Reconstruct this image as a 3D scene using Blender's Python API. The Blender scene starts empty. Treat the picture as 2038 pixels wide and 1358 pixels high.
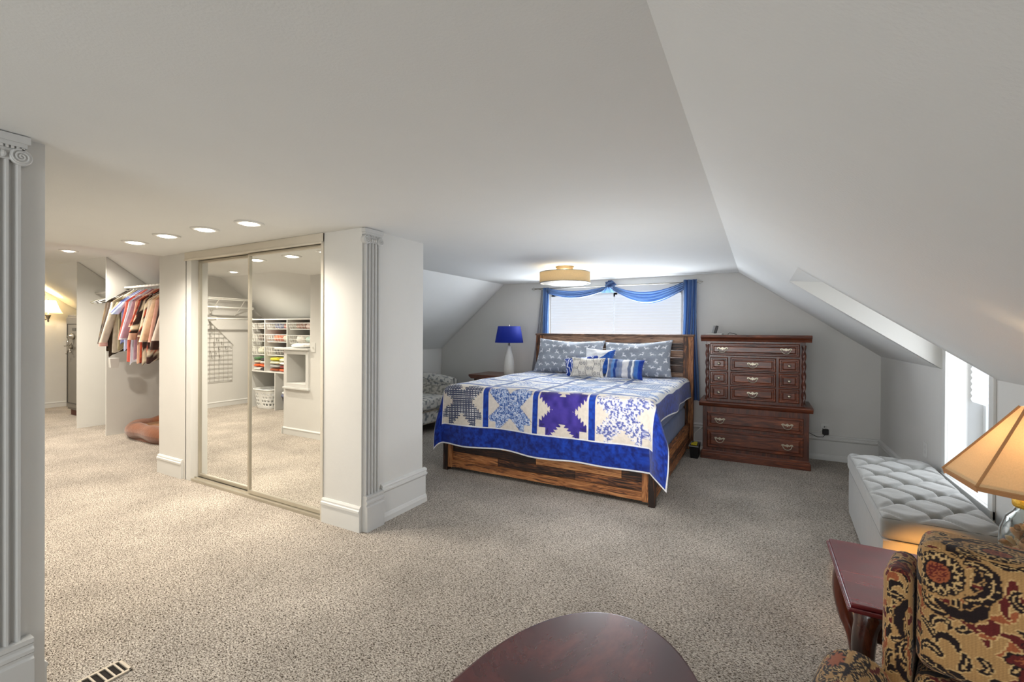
import bpy, bmesh, math, random
import numpy as np
from math import sin, cos, pi, radians, hypot, atan2, sqrt, floor as fl
from mathutils import Vector, Matrix
random.seed(7)
SC = bpy.context.scene
COL = SC.collection

# ---------------------------------------------------------------- colours / materials
def S(r, g, b):
    f = lambda c: (c/255/12.92) if c/255 <= .04045 else ((c/255+.055)/1.055)**2.4
    return (f(r), f(g), f(b), 1.0)

def newmat(name):
    m = bpy.data.materials.new(name); m.use_nodes = True
    nt = m.node_tree; b = nt.nodes['Principled BSDF']
    return m, nt, b

def mat(name, col, rough=.6, metal=0., bump=0., bscale=60., var=0., vscale=6., emit=None, es=0., spec=.5,
        trans=0., alpha=1., coat=0., sheen=0., stretch=None, ior=1.45):
    m, nt, b = newmat(name)
    N, L = nt.nodes, nt.links
    b.inputs['Base Color'].default_value = col
    b.inputs['Roughness'].default_value = rough
    b.inputs['Metallic'].default_value = metal
    b.inputs['Specular IOR Level'].default_value = spec
    b.inputs['Transmission Weight'].default_value = trans
    b.inputs['Alpha'].default_value = alpha
    b.inputs['Coat Weight'].default_value = coat
    b.inputs['Sheen Weight'].default_value = sheen
    b.inputs['IOR'].default_value = ior
    if emit:
        b.inputs['Emission Color'].default_value = emit; b.inputs['Emission Strength'].default_value = es
    tc = N.new('ShaderNodeTexCoord')
    mp = N.new('ShaderNodeMapping'); L.new(tc.outputs['Object'], mp.inputs[0])
    if stretch: mp.inputs['Scale'].default_value = stretch
    n = N.new('ShaderNodeTexNoise'); n.inputs['Scale'].default_value = vscale; n.inputs['Detail'].default_value = 5
    L.new(mp.outputs[0], n.inputs['Vector'])
    mx = N.new('ShaderNodeMix'); mx.data_type = 'RGBA'
    k = max(var, .02)
    mx.inputs[6].default_value = tuple(c*(1-k) for c in col[:3])+(1,)
    mx.inputs[7].default_value = tuple(min(1, c*(1+k)) for c in col[:3])+(1,)
    L.new(n.outputs[0], mx.inputs[0]); L.new(mx.outputs[2], b.inputs['Base Color'])
    if bump:
        n2 = N.new('ShaderNodeTexNoise'); n2.inputs['Scale'].default_value = bscale; n2.inputs['Detail'].default_value = 3
        L.new(tc.outputs['Object'], n2.inputs['Vector'])
        bp = N.new('ShaderNodeBump'); bp.inputs['Strength'].default_value = bump; bp.inputs['Distance'].default_value = .01
        L.new(n2.outputs[0], bp.inputs['Height']); L.new(bp.outputs[0], b.inputs['Normal'])
    return m

def wood(name, stops, stretch, scale=3., rough=.45, coat=0., tone=False, bump=.15, dist=2.):
    """grain = noise stretched along one axis, run through a ramp; 'tone' shifts it per board"""
    m, nt, b = newmat(name); N, L = nt.nodes, nt.links
    b.inputs['Roughness'].default_value = rough; b.inputs['Coat Weight'].default_value = coat
    b.inputs['Coat Roughness'].default_value = .15
    tc = N.new('ShaderNodeTexCoord'); mp = N.new('ShaderNodeMapping')
    mp.inputs['Scale'].default_value = stretch; L.new(tc.outputs['Object'], mp.inputs[0])
    n = N.new('ShaderNodeTexNoise'); n.inputs['Scale'].default_value = scale; n.inputs['Detail'].default_value = 8
    n.inputs['Distortion'].default_value = dist; n.inputs['Roughness'].default_value = .62
    L.new(mp.outputs[0], n.inputs['Vector'])
    mg = N.new('ShaderNodeMath'); mg.operation = 'MULTIPLY_ADD'; L.new(n.outputs[0], mg.inputs[0]); mg.inputs[1].default_value = 2.0; mg.inputs[2].default_value = -.5
    fac = mg.outputs[0]
    if tone:
        at = N.new('ShaderNodeAttribute'); at.attribute_name = 'Col'
        a = N.new('ShaderNodeMath'); a.operation = 'ADD'; L.new(mg.outputs[0], a.inputs[0])
        s = N.new('ShaderNodeMath'); s.operation = 'SUBTRACT'; L.new(at.outputs['Fac'], s.inputs[0]); s.inputs[1].default_value = .5
        L.new(s.outputs[0], a.inputs[1]); fac = a.outputs[0]
    r = N.new('ShaderNodeValToRGB'); L.new(fac, r.inputs[0])
    e = r.color_ramp.elements
    e[0].position, e[0].color = stops[0]; e[1].position, e[1].color = stops[-1]
    for p, c in stops[1:-1]:
        x = e.new(p); x.color = c
    L.new(r.outputs[0], b.inputs['Base Color'])
    bp = N.new('ShaderNodeBump'); bp.inputs['Strength'].default_value = bump; bp.inputs['Distance'].default_value = .004
    L.new(n.outputs[0], bp.inputs['Height']); L.new(bp.outputs[0], b.inputs['Normal'])
    return m

def vcol(name, rough=.85, bump=.3, bscale=250., sheen=.2, wave=None, translucent=0.):
    m, nt, b = newmat(name); N, L = nt.nodes, nt.links
    b.inputs['Roughness'].default_value = rough; b.inputs['Sheen Weight'].default_value = sheen
    b.inputs['Specular IOR Level'].default_value = .25
    at = N.new('ShaderNodeAttribute'); at.attribute_name = 'Col'
    tc = N.new('ShaderNodeTexCoord')
    n = N.new('ShaderNodeTexNoise'); n.inputs['Scale'].default_value = bscale; n.inputs['Detail'].default_value = 3
    L.new(tc.outputs['Object'], n.inputs['Vector'])
    hs = N.new('ShaderNodeHueSaturation'); L.new(at.outputs['Color'], hs.inputs['Color'])
    mr = N.new('ShaderNodeMapRange'); mr.inputs[3].default_value = .82; mr.inputs[4].default_value = 1.18
    L.new(n.outputs[0], mr.inputs[0]); L.new(mr.outputs[0], hs.inputs['Value'])
    L.new(hs.outputs[0], b.inputs['Base Color'])
    bp = N.new('ShaderNodeBump'); bp.inputs['Strength'].default_value = bump; bp.inputs['Distance'].default_value = .004
    L.new(n.outputs[0], bp.inputs['Height']); L.new(bp.outputs[0], b.inputs['Normal'])
    return m

def cloth_trans(name, col, tr=.5, rough=.9, bscale=200., emit=0., var=.1):
    """thin cloth or paper that lets light through"""
    m, nt, b = newmat(name); N, L = nt.nodes, nt.links
    out = N['Material Output']
    tc = N.new('ShaderNodeTexCoord')
    n = N.new('ShaderNodeTexNoise'); n.inputs['Scale'].default_value = bscale; L.new(tc.outputs['Object'], n.inputs['Vector'])
    mx = N.new('ShaderNodeMix'); mx.data_type = 'RGBA'
    mx.inputs[6].default_value = tuple(c*(1-var) for c in col[:3])+(1,)
    mx.inputs[7].default_value = tuple(min(1, c*(1+var)) for c in col[:3])+(1,)
    L.new(n.outputs[0], mx.inputs[0])
    b.inputs['Roughness'].default_value = rough; b.inputs['Specular IOR Level'].default_value = .2
    L.new(mx.outputs[2], b.inputs['Base Color'])
    if emit:
        L.new(mx.outputs[2], b.inputs['Emission Color']); b.inputs['Emission Strength'].default_value = emit
    t = N.new('ShaderNodeBsdfTranslucent'); L.new(mx.outputs[2], t.inputs['Color'])
    ms = N.new('ShaderNodeMixShader'); ms.inputs[0].default_value = tr
    L.new(b.outputs[0], ms.inputs[1]); L.new(t.outputs[0], ms.inputs[2]); L.new(ms.outputs[0], out.inputs[0])
    return m

WHITE = S(222, 221, 216)
M = {}
M['wall'] = mat('wall_paint', S(208, 207, 203), .8, bump=.06, bscale=45, var=.02)
M['ceil'] = mat('ceiling_paint', S(214, 215, 213), .9, bump=.10, bscale=120, var=.02)
M['trim'] = mat('trim_paint', S(210, 210, 207), .45, var=.02)
M['trimwarm'] = mat('header_paint', S(205, 198, 184), .4, var=.03)
M['pil'] = mat('pilaster_paint', S(192, 192, 190), .5, var=.02)
M['white'] = mat('white_laminate', S(214, 214, 210), .4, var=.02)
M['wirew'] = mat('white_wire_coating', S(225, 224, 218), .4)
M['steel'] = mat('brushed_nickel', S(170, 165, 155), .3, metal=1., var=.1, vscale=30)
M['alu'] = mat('door_track_metal', S(190, 184, 170), .35, metal=.7, var=.08)
M['brass'] = mat('antique_brass', S(178, 170, 152), .38, metal=1., var=.25, vscale=60)
M['black'] = mat('black_plastic', S(18, 18, 20), .4)
M['mirror'] = mat('mirror_glass', (.93, .94, .92, 1), .0, metal=1.)
M['blueshade'] = mat('navy_shade_fabric', S(14, 34, 122), .7, bump=.1, bscale=400, emit=S(16, 40, 150), es=.18)
M['ceramic'] = mat('white_ceramic', S(232, 230, 224), .35, bump=.5, bscale=120)

def carpet():
    m, nt, b = newmat('carpet_pile'); N, L = nt.nodes, nt.links
    b.inputs['Roughness'].default_value = 1.; b.inputs['Specular IOR Level'].default_value = .05
    tc = N.new('ShaderNodeTexCoord')
    mp = N.new('ShaderNodeMapping'); mp.inputs['Rotation'].default_value = (0, 0, .6); mp.inputs['Scale'].default_value = (1, 1.8, 1)
    L.new(tc.outputs['Object'], mp.inputs[0])
    n = N.new('ShaderNodeTexNoise'); n.inputs['Scale'].default_value = 112; n.inputs['Detail'].default_value = 3; n.inputs['Roughness'].default_value = .6
    n.inputs['Distortion'].default_value = .8
    L.new(mp.outputs[0], n.inputs['Vector'])
    r = N.new('ShaderNodeValToRGB'); e = r.color_ramp.elements
    e[0].position = .36; e[0].color = S(66, 57, 49); e[1].position = .60; e[1].color = S(222, 214, 203)
    x = e.new(.43); x.color = S(138, 128, 116); x = e.new(.5); x.color = S(186, 177, 166)
    L.new(n.outputs[0], r.inputs[0])
    n3 = N.new('ShaderNodeTexNoise'); n3.inputs['Scale'].default_value = 2.2; n3.inputs['Detail'].default_value = 4
    L.new(tc.outputs['Object'], n3.inputs['Vector'])
    hs = N.new('ShaderNodeHueSaturation'); mr = N.new('ShaderNodeMapRange'); mr.inputs[3].default_value = .82; mr.inputs[4].default_value = 1.16
    mr.inputs[1].default_value = .3; mr.inputs[2].default_value = .7
    L.new(n3.outputs[0], mr.inputs[0]); L.new(mr.outputs[0], hs.inputs['Value']); L.new(r.outputs[0], hs.inputs['Color'])
    L.new(hs.outputs[0], b.inputs['Base Color'])
    bp = N.new('ShaderNodeBump'); bp.inputs['Strength'].default_value = .9; bp.inputs['Distance'].default_value = .012
    L.new(n.outputs[0], bp.inputs['Height']); L.new(bp.outputs[0], b.inputs['Normal'])
    return m
M['carpet'] = carpet()

# ---------------------------------------------------------------- mesh builder
class MB:
    def __init__(s):
        s.v = []; s.f = []; s.c = []; s.col = None; s.vc = {}
    def _q(s, idx):
        s.f.append(tuple(idx)); s.c.append(s.col)
    def box(s, x0, x1, y0, y1, z0, z1, mtx=None):
        n = len(s.v)
        P = [(x0, y0, z0), (x1, y0, z0), (x1, y1, z0), (x0, y1, z0), (x0, y0, z1), (x1, y0, z1), (x1, y1, z1), (x0, y1, z1)]
        if mtx: P = [tuple(mtx @ Vector(p)) for p in P]
        s.v += P
        for q in ((0, 3, 2, 1), (4, 5, 6, 7), (0, 1, 5, 4), (1, 2, 6, 5), (2, 3, 7, 6), (3, 0, 4, 7)):
            s._q([n+i for i in q])
        return s
    def frustum(s, r0, z0, r1, z1):
        """r = (x0,x1,y0,y1) rectangles at z0 and z1"""
        n = len(s.v)
        for r, z in ((r0, z0), (r1, z1)):
            s.v += [(r[0], r[2], z), (r[1], r[2], z), (r[1], r[3], z), (r[0], r[3], z)]
        for q in ((0, 3, 2, 1), (4, 5, 6, 7), (0, 1, 5, 4), (1, 2, 6, 5), (2, 3, 7, 6), (3, 0, 4, 7)):
            s._q([n+i for i in q])
        return s
    def prism(s, poly, axis, a, b):
        n = len(s.v); k = len(poly)
        def P(p, t):
            return {'x': (t, p[0], p[1]), 'y': (p[0], t, p[1]), 'z': (p[0], p[1], t)}[axis]
        s.v += [P(p, a) for p in poly]+[P(p, b) for p in poly]
        s._q(range(n, n+k)); s._q(range(n+2*k-1, n+k-1, -1))
        for i in range(k):
            j = (i+1) % k; s._q((n+i, n+j, n+k+j, n+k+i))
        return s
    def lathe(s, cx, cy, prof, n=32, cap=True, ax='z', rot=0.):
        o = len(s.v); m = len(prof)
        for r, z in prof:
            for i in range(n):
                a = 2*pi*i/n+rot
                if ax == 'z': s.v.append((cx+r*cos(a), cy+r*sin(a), z))
                elif ax == 'y': s.v.append((cx+r*cos(a), z, cy+r*sin(a)))
                else: s.v.append((z, cx+r*cos(a), cy+r*sin(a)))
        for j in range(m-1):
            for i in range(n):
                k = (i+1) % n
                s._q((o+j*n+i, o+j*n+k, o+(j+1)*n+k, o+(j+1)*n+i))
        if cap:
            s._q(range(o, o+n)); s._q(range(o+m*n-1, o+(m-1)*n-1, -1))
        return s
    def tube(s, pts, r, n=8, closed=False, cap=True):
        pts = [Vector(p) for p in pts]; m = len(pts); o = len(s.v)
        rs = r if isinstance(r, (list, tuple)) else [r]*m
        prev = None
        for i, p in enumerate(pts):
            if closed: d = pts[(i+1) % m]-pts[i-1]
            else: d = pts[min(i+1, m-1)]-pts[max(i-1, 0)]
            if d.length < 1e-9: d = Vector((0, 0, 1))
            d.normalize()
            if prev is None:
                a = Vector((0, 0, 1)) if abs(d.z) < .9 else Vector((1, 0, 0))
                u = d.cross(a).normalized()
            else:
                u = (prev-d*prev.dot(d))
                u = u.normalized() if u.length > 1e-6 else d.orthogonal().normalized()
            prev = u; w = d.cross(u)
            for k in range(n):
                a = 2*pi*k/n; q = p+(u*cos(a)+w*sin(a))*rs[i]; s.v.append(tuple(q))
        for j in range(m if closed else m-1):
            jj = (j+1) % m
            for k in range(n):
                kk = (k+1) % n; s._q((o+j*n+k, o+j*n+kk, o+jj*n+kk, o+jj*n+k))
        if cap and not closed:
            s._q(range(o+n-1, o-1, -1)); s._q(range(o+(m-1)*n, o+m*n))
        return s
    def grid(s, fn, nu, nv, cfn=None, wrapu=False):
        """fn(u,v)->point, u,v in 0..1"""
        o = len(s.v)
        W = nu if wrapu else nu+1
        for j in range(nv+1):
            for i in range(W):
                s.v.append(tuple(fn(i/nu, j/nv)))
        for j in range(nv):
            for i in range(nu):
                a = o+j*W+i; b_ = o+j*W+(i+1) % W; c = o+(j+1)*W+(i+1) % W; d = o+(j+1)*W+i
                s._q((a, b_, c, d))
        if cfn:
            for j in range(nv+1):
                for i in range(W):
                    s.vc[o+j*W+i] = cfn(i/nu, j/nv)
        return s
    def sph(s, c, r, n=16, m=10, sc=(1, 1, 1)):
        o = len(s.v)
        for j in range(1, m):
            t = pi*j/m
            for i in range(n):
                a = 2*pi*i/n
                s.v.append((c[0]+r*sc[0]*sin(t)*cos(a), c[1]+r*sc[1]*sin(t)*sin(a), c[2]+r*sc[2]*cos(t)))
        for j in range(m-2):
            for i in range(n):
                k = (i+1) % n; s._q((o+j*n+i, o+(j+1)*n+i, o+(j+1)*n+k, o+j*n+k))
        t = len(s.v); s.v.append((c[0], c[1], c[2]+r*sc[2])); s.v.append((c[0], c[1], c[2]-r*sc[2]))
        for i in range(n):
            k = (i+1) % n; s._q((t, o+i, o+k)); s._q((t+1, o+(m-2)*n+k, o+(m-2)*n+i))
        return s
    def build(s, name, m, parent=None, smooth=False, bevel=0., sub=0, solid=0., rec=True, seg=2):
        me = bpy.data.meshes.new(name)
        V = s.v
        if parent is not None:
            inv = wmat(parent).inverted(); V = [tuple(inv @ Vector(p)) for p in V]
        me.from_pydata(V, [], s.f); me.update()
        if s.vc or any(c is not None for c in s.c):
            ca = me.color_attributes.new('Col', 'FLOAT_COLOR', 'CORNER')
            arr = np.ones((len(me.loops), 4), dtype=np.float32)
            if s.vc:
                vi = np.zeros(len(me.loops), dtype=np.int32); me.loops.foreach_get('vertex_index', vi)
                tab = np.ones((len(V), 4), dtype=np.float32)
                for k, c in s.vc.items(): tab[k, :3] = c[:3]
                arr = tab[vi]
            if any(c is not None for c in s.c):
                for p, c in zip(me.polygons, s.c):
                    if c is not None:
                        for l in p.loop_indices: arr[l, :3] = (c, c, c) if isinstance(c, (int, float)) else c[:3]
            ca.data.foreach_set('color', arr.ravel())
        if rec:
            bm = bmesh.new(); bm.from_mesh(me); bmesh.ops.recalc_face_normals(bm, faces=bm.faces); bm.to_mesh(me); bm.free()
        if smooth:
            me.polygons.foreach_set('use_smooth', [True]*len(me.polygons))
        o = bpy.data.objects.new(name, me); COL.objects.link(o)
        if m is not None: me.materials.append(m if not isinstance(m, str) else M[m])
        if parent is not None: o.parent = parent
        if solid:
            md = o.modifiers.new('Solidify', 'SOLIDIFY'); md.thickness = solid; md.offset = 0
        if bevel:
            md = o.modifiers.new('Bevel', 'BEVEL'); md.width = bevel; md.segments = seg; md.limit_method = 'ANGLE'; md.angle_limit = radians(40)
            if smooth is False and seg > 1:
                me.polygons.foreach_set('use_smooth', [False]*len(me.polygons))
        if sub:
            md = o.modifiers.new('Subdivision', 'SUBSURF'); md.levels = sub; md.render_levels = sub
        return o

def wmat(o):
    m = Matrix.LocRotScale(o.location, o.rotation_euler, o.scale)
    return (wmat(o.parent) @ m) if o.parent else m

def thing(name, label, cat, loc=(0, 0, 0), rz=0., group=None):
    o = bpy.data.objects.new(name, None); COL.objects.link(o)
    o.location = loc; o.rotation_euler = (0, 0, rz); o.empty_display_size = .1
    o['label'] = label; o['category'] = cat
    if group: o['group'] = group
    return o
def tag(o, label, cat, group=None, kind=None):
    o['label'] = label; o['category'] = cat
    if group: o['group'] = group
    if kind: o['kind'] = kind
    return o
def struct(o, label=None):
    o['kind'] = 'structure'
    if label: o['label'] = label
    return o
def dup(root, loc, rz=0., label=None, group=None, mats=None):
    r = root.copy(); COL.objects.link(r); r.location = loc; r.rotation_euler = (0, 0, rz)
    if label: r['label'] = label
    if group: r['group'] = group
    for ch in list(root.children):
        c = ch.copy(); COL.objects.link(c); c.parent = r
        for g in list(ch.children):
            d = g.copy(); COL.objects.link(d); d.parent = c
    return r
def hsh(*a):
    h = 0
    for i, x in enumerate(a): h = (h*73856093 + int(x)*19349663 + i*83492791) & 0xffffffff
    h ^= h >> 13; h = (h*1274126177) & 0xffffffff; h ^= h >> 16
    return (h & 0xffff)/65535.
def vnoise(x, y, seed=0):
    xi, yi = fl(x), fl(y); fx, fy = x-xi, y-yi
    fx = fx*fx*(3-2*fx); fy = fy*fy*(3-2*fy)
    a, b_, c, d = hsh(xi, yi, seed), hsh(xi+1, yi, seed), hsh(xi, yi+1, seed), hsh(xi+1, yi+1, seed)
    return a+(b_-a)*fx+(c-a)*fy+(a-b_-c+d)*fx*fy
def mixc(a, b_, t): return tuple(a[i]*(1-t)+b_[i]*t for i in range(3))
# ================================================================ the room
H = 2.05; HW = 2.28            # bedroom ceiling, dressing area ceiling
XR, XK, ZK = -.211, 1.089, 1.117        # right crease, knee wall
XL, XLK, ZLK = -3.337, -4.483, 1.072
YC, YB, XB, XS = 2.197, 2.828, -2.346, -4.96   # closet front, back, corner, soffit edge
YW = 5.868
sr = (H-ZK)/(XK-XR); slz = lambda x: H-sr*(x-XR)
floor = struct(MB().box(-11.0, 1.6, -3.1, 6.1, -.12, 0).build('floor', 'carpet'), 'beige shag carpet floor')

m = MB().box(XS, XR, -3.1, YW, H, H+.12); struct(m.build('ceiling', 'ceil'))
# right slope, opened for the dormer
YD0, YD1, XDT = 3.275, 4.106, .2
m = MB()
def slope_piece(x0, x1, y0, y1):
    m.prism([(x0, slz(x0)), (x1, slz(x1)), (x1, slz(x1)+.12), (x0, slz(x0)+.12)], 'y', y0, y1)
slope_piece(XR, XK+.02, -3.1, YD0); slope_piece(XR, XK+.02, YD1, YW); slope_piece(XR, XDT, YD0, YD1)
struct(m.build('ceiling', 'ceil'), 'right sloped ceiling')
# left slope of the bedroom
sl = (H-ZLK)/(XL-XLK)
m = MB().prism([(XL, H), (XLK-.02, ZLK-.02*sl), (XLK-.02, ZLK-.02*sl+.14), (XL, H+.14)], 'y', YB+.03, YW)
struct(m.build('ceiling', 'ceil'), 'left sloped ceiling')
# dormer cheeks and lid
zt = slz(XDT)
m = MB().prism([(XDT, zt), (XK, ZK), (1.45, ZK), (1.45, zt-.05), (XDT, zt+.02)], 'y', YD1-.004, YD1+.05)
struct(m.build('wall_dormer_far', 'wall'))
m = MB().prism([(XDT, zt), (XK, ZK), (1.45, ZK), (1.45, zt-.05), (XDT, zt+.02)], 'y', YD0-.05, YD0+.004)
struct(m.build('wall_dormer_near', 'wall'))
m = MB().prism([(XDT, zt), (1.45, zt-.09), (1.45, zt), (XDT, zt+.12)], 'y', YD0-.05, YD1+.05)
struct(m.build('ceiling', 'ceil'), 'dormer ceiling')
# right knee wall with the tall window opening
WY0, WY1, WZ0, WZ1 = 3.345, 3.992, .43, 1.62
m = MB()
m.box(XK, XK+.22, -3.1, WY0, 0, ZK); m.box(XK, XK+.22, WY1, YW, 0, ZK)
m.box(XK, XK+.22, WY0, WY1, 0, WZ0)
m.box(XK, XK+.22, YD0, WY0, ZK, 1.72); m.box(XK, XK+.22, WY1, YD1, ZK, 1.72); m.box(XK, XK+.22, WY0, WY1, WZ1, 1.72)
struct(m.build('wall_right', 'wall'))
# back (bed) wall gable with window opening
BX0, BX1, BZ0, BZ1 = -2.60, -.84, .95, 1.875
m = MB(); y0, y1 = YW, YW+.18
m.prism([(XLK-.2, 0), (BX0, 0), (BX0, H+.1), (XL, H+.1), (XLK-.2, ZLK+.1)], 'y', y0, y1)
m.prism([(BX1, 0), (XK+.2, 0), (XK+.2, ZK+.1), (XR, H+.1), (BX1, H+.1)], 'y', y0, y1)
m.box(BX0, BX1, y0, y1, 0, BZ0); m.box(BX0, BX1, y0, y1, BZ1, H+.1)
struct(m.build('wall_back', 'wall'))
struct(MB().box(XLK-.1, XLK, YB+.1, YW, 0, ZLK+.02).build('wall_left', 'wall'))
struct(MB().box(-4.95, XLK-.1, YB+.03, YB+.1, 0, 1.9).build('wall_light_seal', 'wall'))  # unseen piece added to seal the shell against stray light
# rear of the room, behind the camera
struct(MB().box(-2.4, XK+.2, -3.22, -3.1, 0, H+.1).build('wall_rear', 'wall'))
# ---- closet block
m = MB()
m.box(-5.03, -4.55, YC, YC+.12, 0, H+.1)                 # left stub
m.box(-2.72, XB, YC, YC+.12, 0, H)                       # right stub
m.box(-5.03, XB, YC+.13, YB, 0, H); m.box(-5.03, XS, YC+.121, YC+.129, 0, HW); m.box(XB-.05, XB, YC+.1, YC+.14, 0, H)
struct(m.build('wall_closet', 'wall'))
# ---- dressing area shell
m = MB().box(-10.9, XS, -.04, 2.6, HW, HW+.1)
m.box(XS-.005, XS+.06, -1.4, 4.2, H+.12, HW+.1)
struct(m.build('ceiling', 'ceil'), 'raised ceiling of the dressing area')
m = MB().prism([(2.6, HW), (4.1, HW-.73*1.5), (4.1, HW-.73*1.5+.12), (2.6, HW+.12)], 'x', -10.9, XS)
struct(m.build('ceiling', 'ceil'), 'sloped ceiling above the hanging clothes')
m = MB().prism([(-.04, HW), (-1.3, HW-.807*1.26), (-1.3, HW-.807*1.26+.12), (-.04, HW+.12)], 'x', -10.9, XS)
struct(m.build('ceiling', 'ceil'), 'sloped ceiling above the shelf unit')
struct(MB().box(-10.9, -4.9, 4.0, 4.1, 0, 1.4).build('wall_dressing', 'wall'))
struct(MB().box(-10.9, -4.7, -1.3, -1.2, 0, 1.4).build('wall_shelf', 'wall'))
m = MB().prism([(1.1, 0), (4.1, 0), (4.1, 1.2), (2.6, HW+.05), (1.1, HW+.05)], 'x', -10.82, -10.7)
struct(m.build('wall_sconce', 'wall'))
m = MB().prism([(1.25, 0), (1.25, HW+.05), (-.04, HW+.05), (-1.3, HW-.97), (-1.3, 0)], 'x', -8.47, -8.35)
struct(m.build('wall_grid', 'wall'))
struct(MB().box(-10.82, -8.47, 1.1, 1.2, 0, HW).build('wall_alcove', 'wall'))
# block between bedroom and shelf alcove (left edge of the photo)
m = MB().box(XS, -2.35, -3.1, .615, 0, H); struct(m.build('wall_column', 'wall'))
m = MB()
nx0, nx1, nz0, nz1 = -5.4, -5.03, .672, 1.045
m.box(-5.48, nx0, .50, .66, 0, 1.1); m.box(nx1, XS, .50, .66, 0, 1.1)
m.box(nx0, nx1, .50, .66, 0, nz0); m.box(nx0, nx1, .50, .66, nz1, 1.1)
m.box(nx0, nx1, .34, .36, nz0-.02, nz1+.02); m.box(nx0-.02, nx0, .36, .5, nz0-.02, nz1+.02); m.box(nx1, nx1+.02, .36, .5, nz0-.02, nz1+.02)
m.box(nx0, nx1, .36, .5, nz0-.02, nz0); m.box(nx0, nx1, .36, .5, nz1, nz1+.02)
m.box(XS, -2.36, .615, .66, 0, H)
struct(m.build('wall_half', 'wall'))
m = MB()
for a in ((-5.45, nx0, nz0-.05, nz1+.05), (nx1, -4.98, nz0-.05, nz1+.05), (nx0, nx1, nz1, nz1+.05), (nx0, nx1, nz0-.05, nz0)):
    m.box(a[0], a[1], .66, .675, a[2], a[3])
m.box(-5.46, -4.96, .66, .695, nz0-.075, nz0-.05)
struct(m.build('trim_5', 'trim', bevel=.003), 'white picture-frame moulding around wall niche')
struct(MB().box(-5.62, XS, .46, .70, 1.1, 1.125).build('trim_6', 'white', bevel=.004), 'white ledge on half wall')
# ---- baseboards: profile (distance out, z)
def base_prof(tall):
    if tall == 'low': return [(0, 0), (.012, 0), (.012, .07), (.016, .073), (.016, .082), (.008, .092), (0, .094)]
    if tall: return [(0, 0), (.026, 0), (.026, .035), (.018, .055), (.012, .06), (.012, .205), (.022, .212), (.03, .222), (.03, .232), (.02, .236), (.02, .246), (.026, .252), (.022, .262), (0, .27)]
    return [(0, 0), (.018, 0), (.018, .125), (.024, .13), (.024, .145), (.016, .15), (.016, .16), (.008, .172), (0, .172)]
def baseb(name, axis, a, b_, at, sgn, tall=True, label=None):
    m = MB()
    if axis == 'x': m.prism([(at+sgn*d, z) for d, z in base_prof(tall)], 'x', a, b_)
    else: m.prism([(at+sgn*d, z) for d, z in base_prof(tall)], 'y', a, b_)
    return struct(m.build(name, 'trim'), label)
baseb('baseboard_closet_front', 'x', -2.72, XB, YC, -1, False)
baseb('baseboard_closet_stub', 'x', -5.03, -4.60, YC, -1, False)
baseb('baseboard_closet_side', 'y', 2.375, YB+.028, XB, 1, True)
baseb('baseboard_back', 'x', .47, XK, YW, -1)
baseb('baseboard_back', 'x', -.70, -.56, YW, -1)
baseb('baseboard_right', 'y', -3.1, YW, XK, -1)
baseb('baseboard_half', 'x', -5.48, -2.38, .66, 1, 'low')
baseb('baseboard_half_end', 'y', .5, .684, -5.48, -1, 'low')
baseb('baseboard_sconce', 'y', 1.2, 4.0, -10.7, 1, 'low')
baseb('baseboard_grid', 'y', -1.2, 1.25, -8.35, 1, 'low')
baseb('baseboard_left', 'y', YB+.1, YW, XLK, 1)
# door header and casing
m = MB().box(-4.56, -2.72, YC-.012, YC+.10, 1.985, H)
m.box(-4.56, -2.72, YC-.022, YC-.006, 1.975, 1.99)
struct(m.build('trim_1', 'trimwarm', bevel=.003), 'beige header board over the sliding mirror doors')
m = MB().box(-4.56, -4.47, YC+.0, YC+.12, 0, 1.985); struct(m.build('trim_2', 'trim'), 'left jamb of the mirror door opening')
m = MB().box(-2.745, -2.72, YC-.008, YC+.12, 0, H); struct(m.build('trim_3', 'trimwarm'), 'right jamb of the mirror door opening')
m = MB().box(-4.47, -2.745, YC+.0, YC+.1, 0, .022); m.box(-4.47, -2.745, YC+.03, YC+.035, .02, .032)
struct(m.build('trim_4', 'alu'), 'metal floor track of the mirror doors')
def mirror_door(name, x0, x1, y, label):
    t = 0.022
    m = MB().box(x0, x0+t, y, y+.028, .03, 1.978).box(x1-t, x1, y, y+.028, .03, 1.978)
    m.box(x0+t, x1-t, y, y+.028, .03, .055).box(x0+t, x1-t, y, y+.028, 1.958, 1.978)
    o = struct(m.build(name, 'alu', bevel=.002), label)
    MB().box(x0+t-.002, x1-t+.002, y+.012, y+.018, .052, 1.96).build('mirror', 'mirror', o)
mirror_door('door_1', -4.47, -3.64, YC+.058, 'left sliding mirror closet door')
mirror_door('door_2', -3.66, -2.745, YC+.022, 'right sliding mirror closet door')

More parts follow.
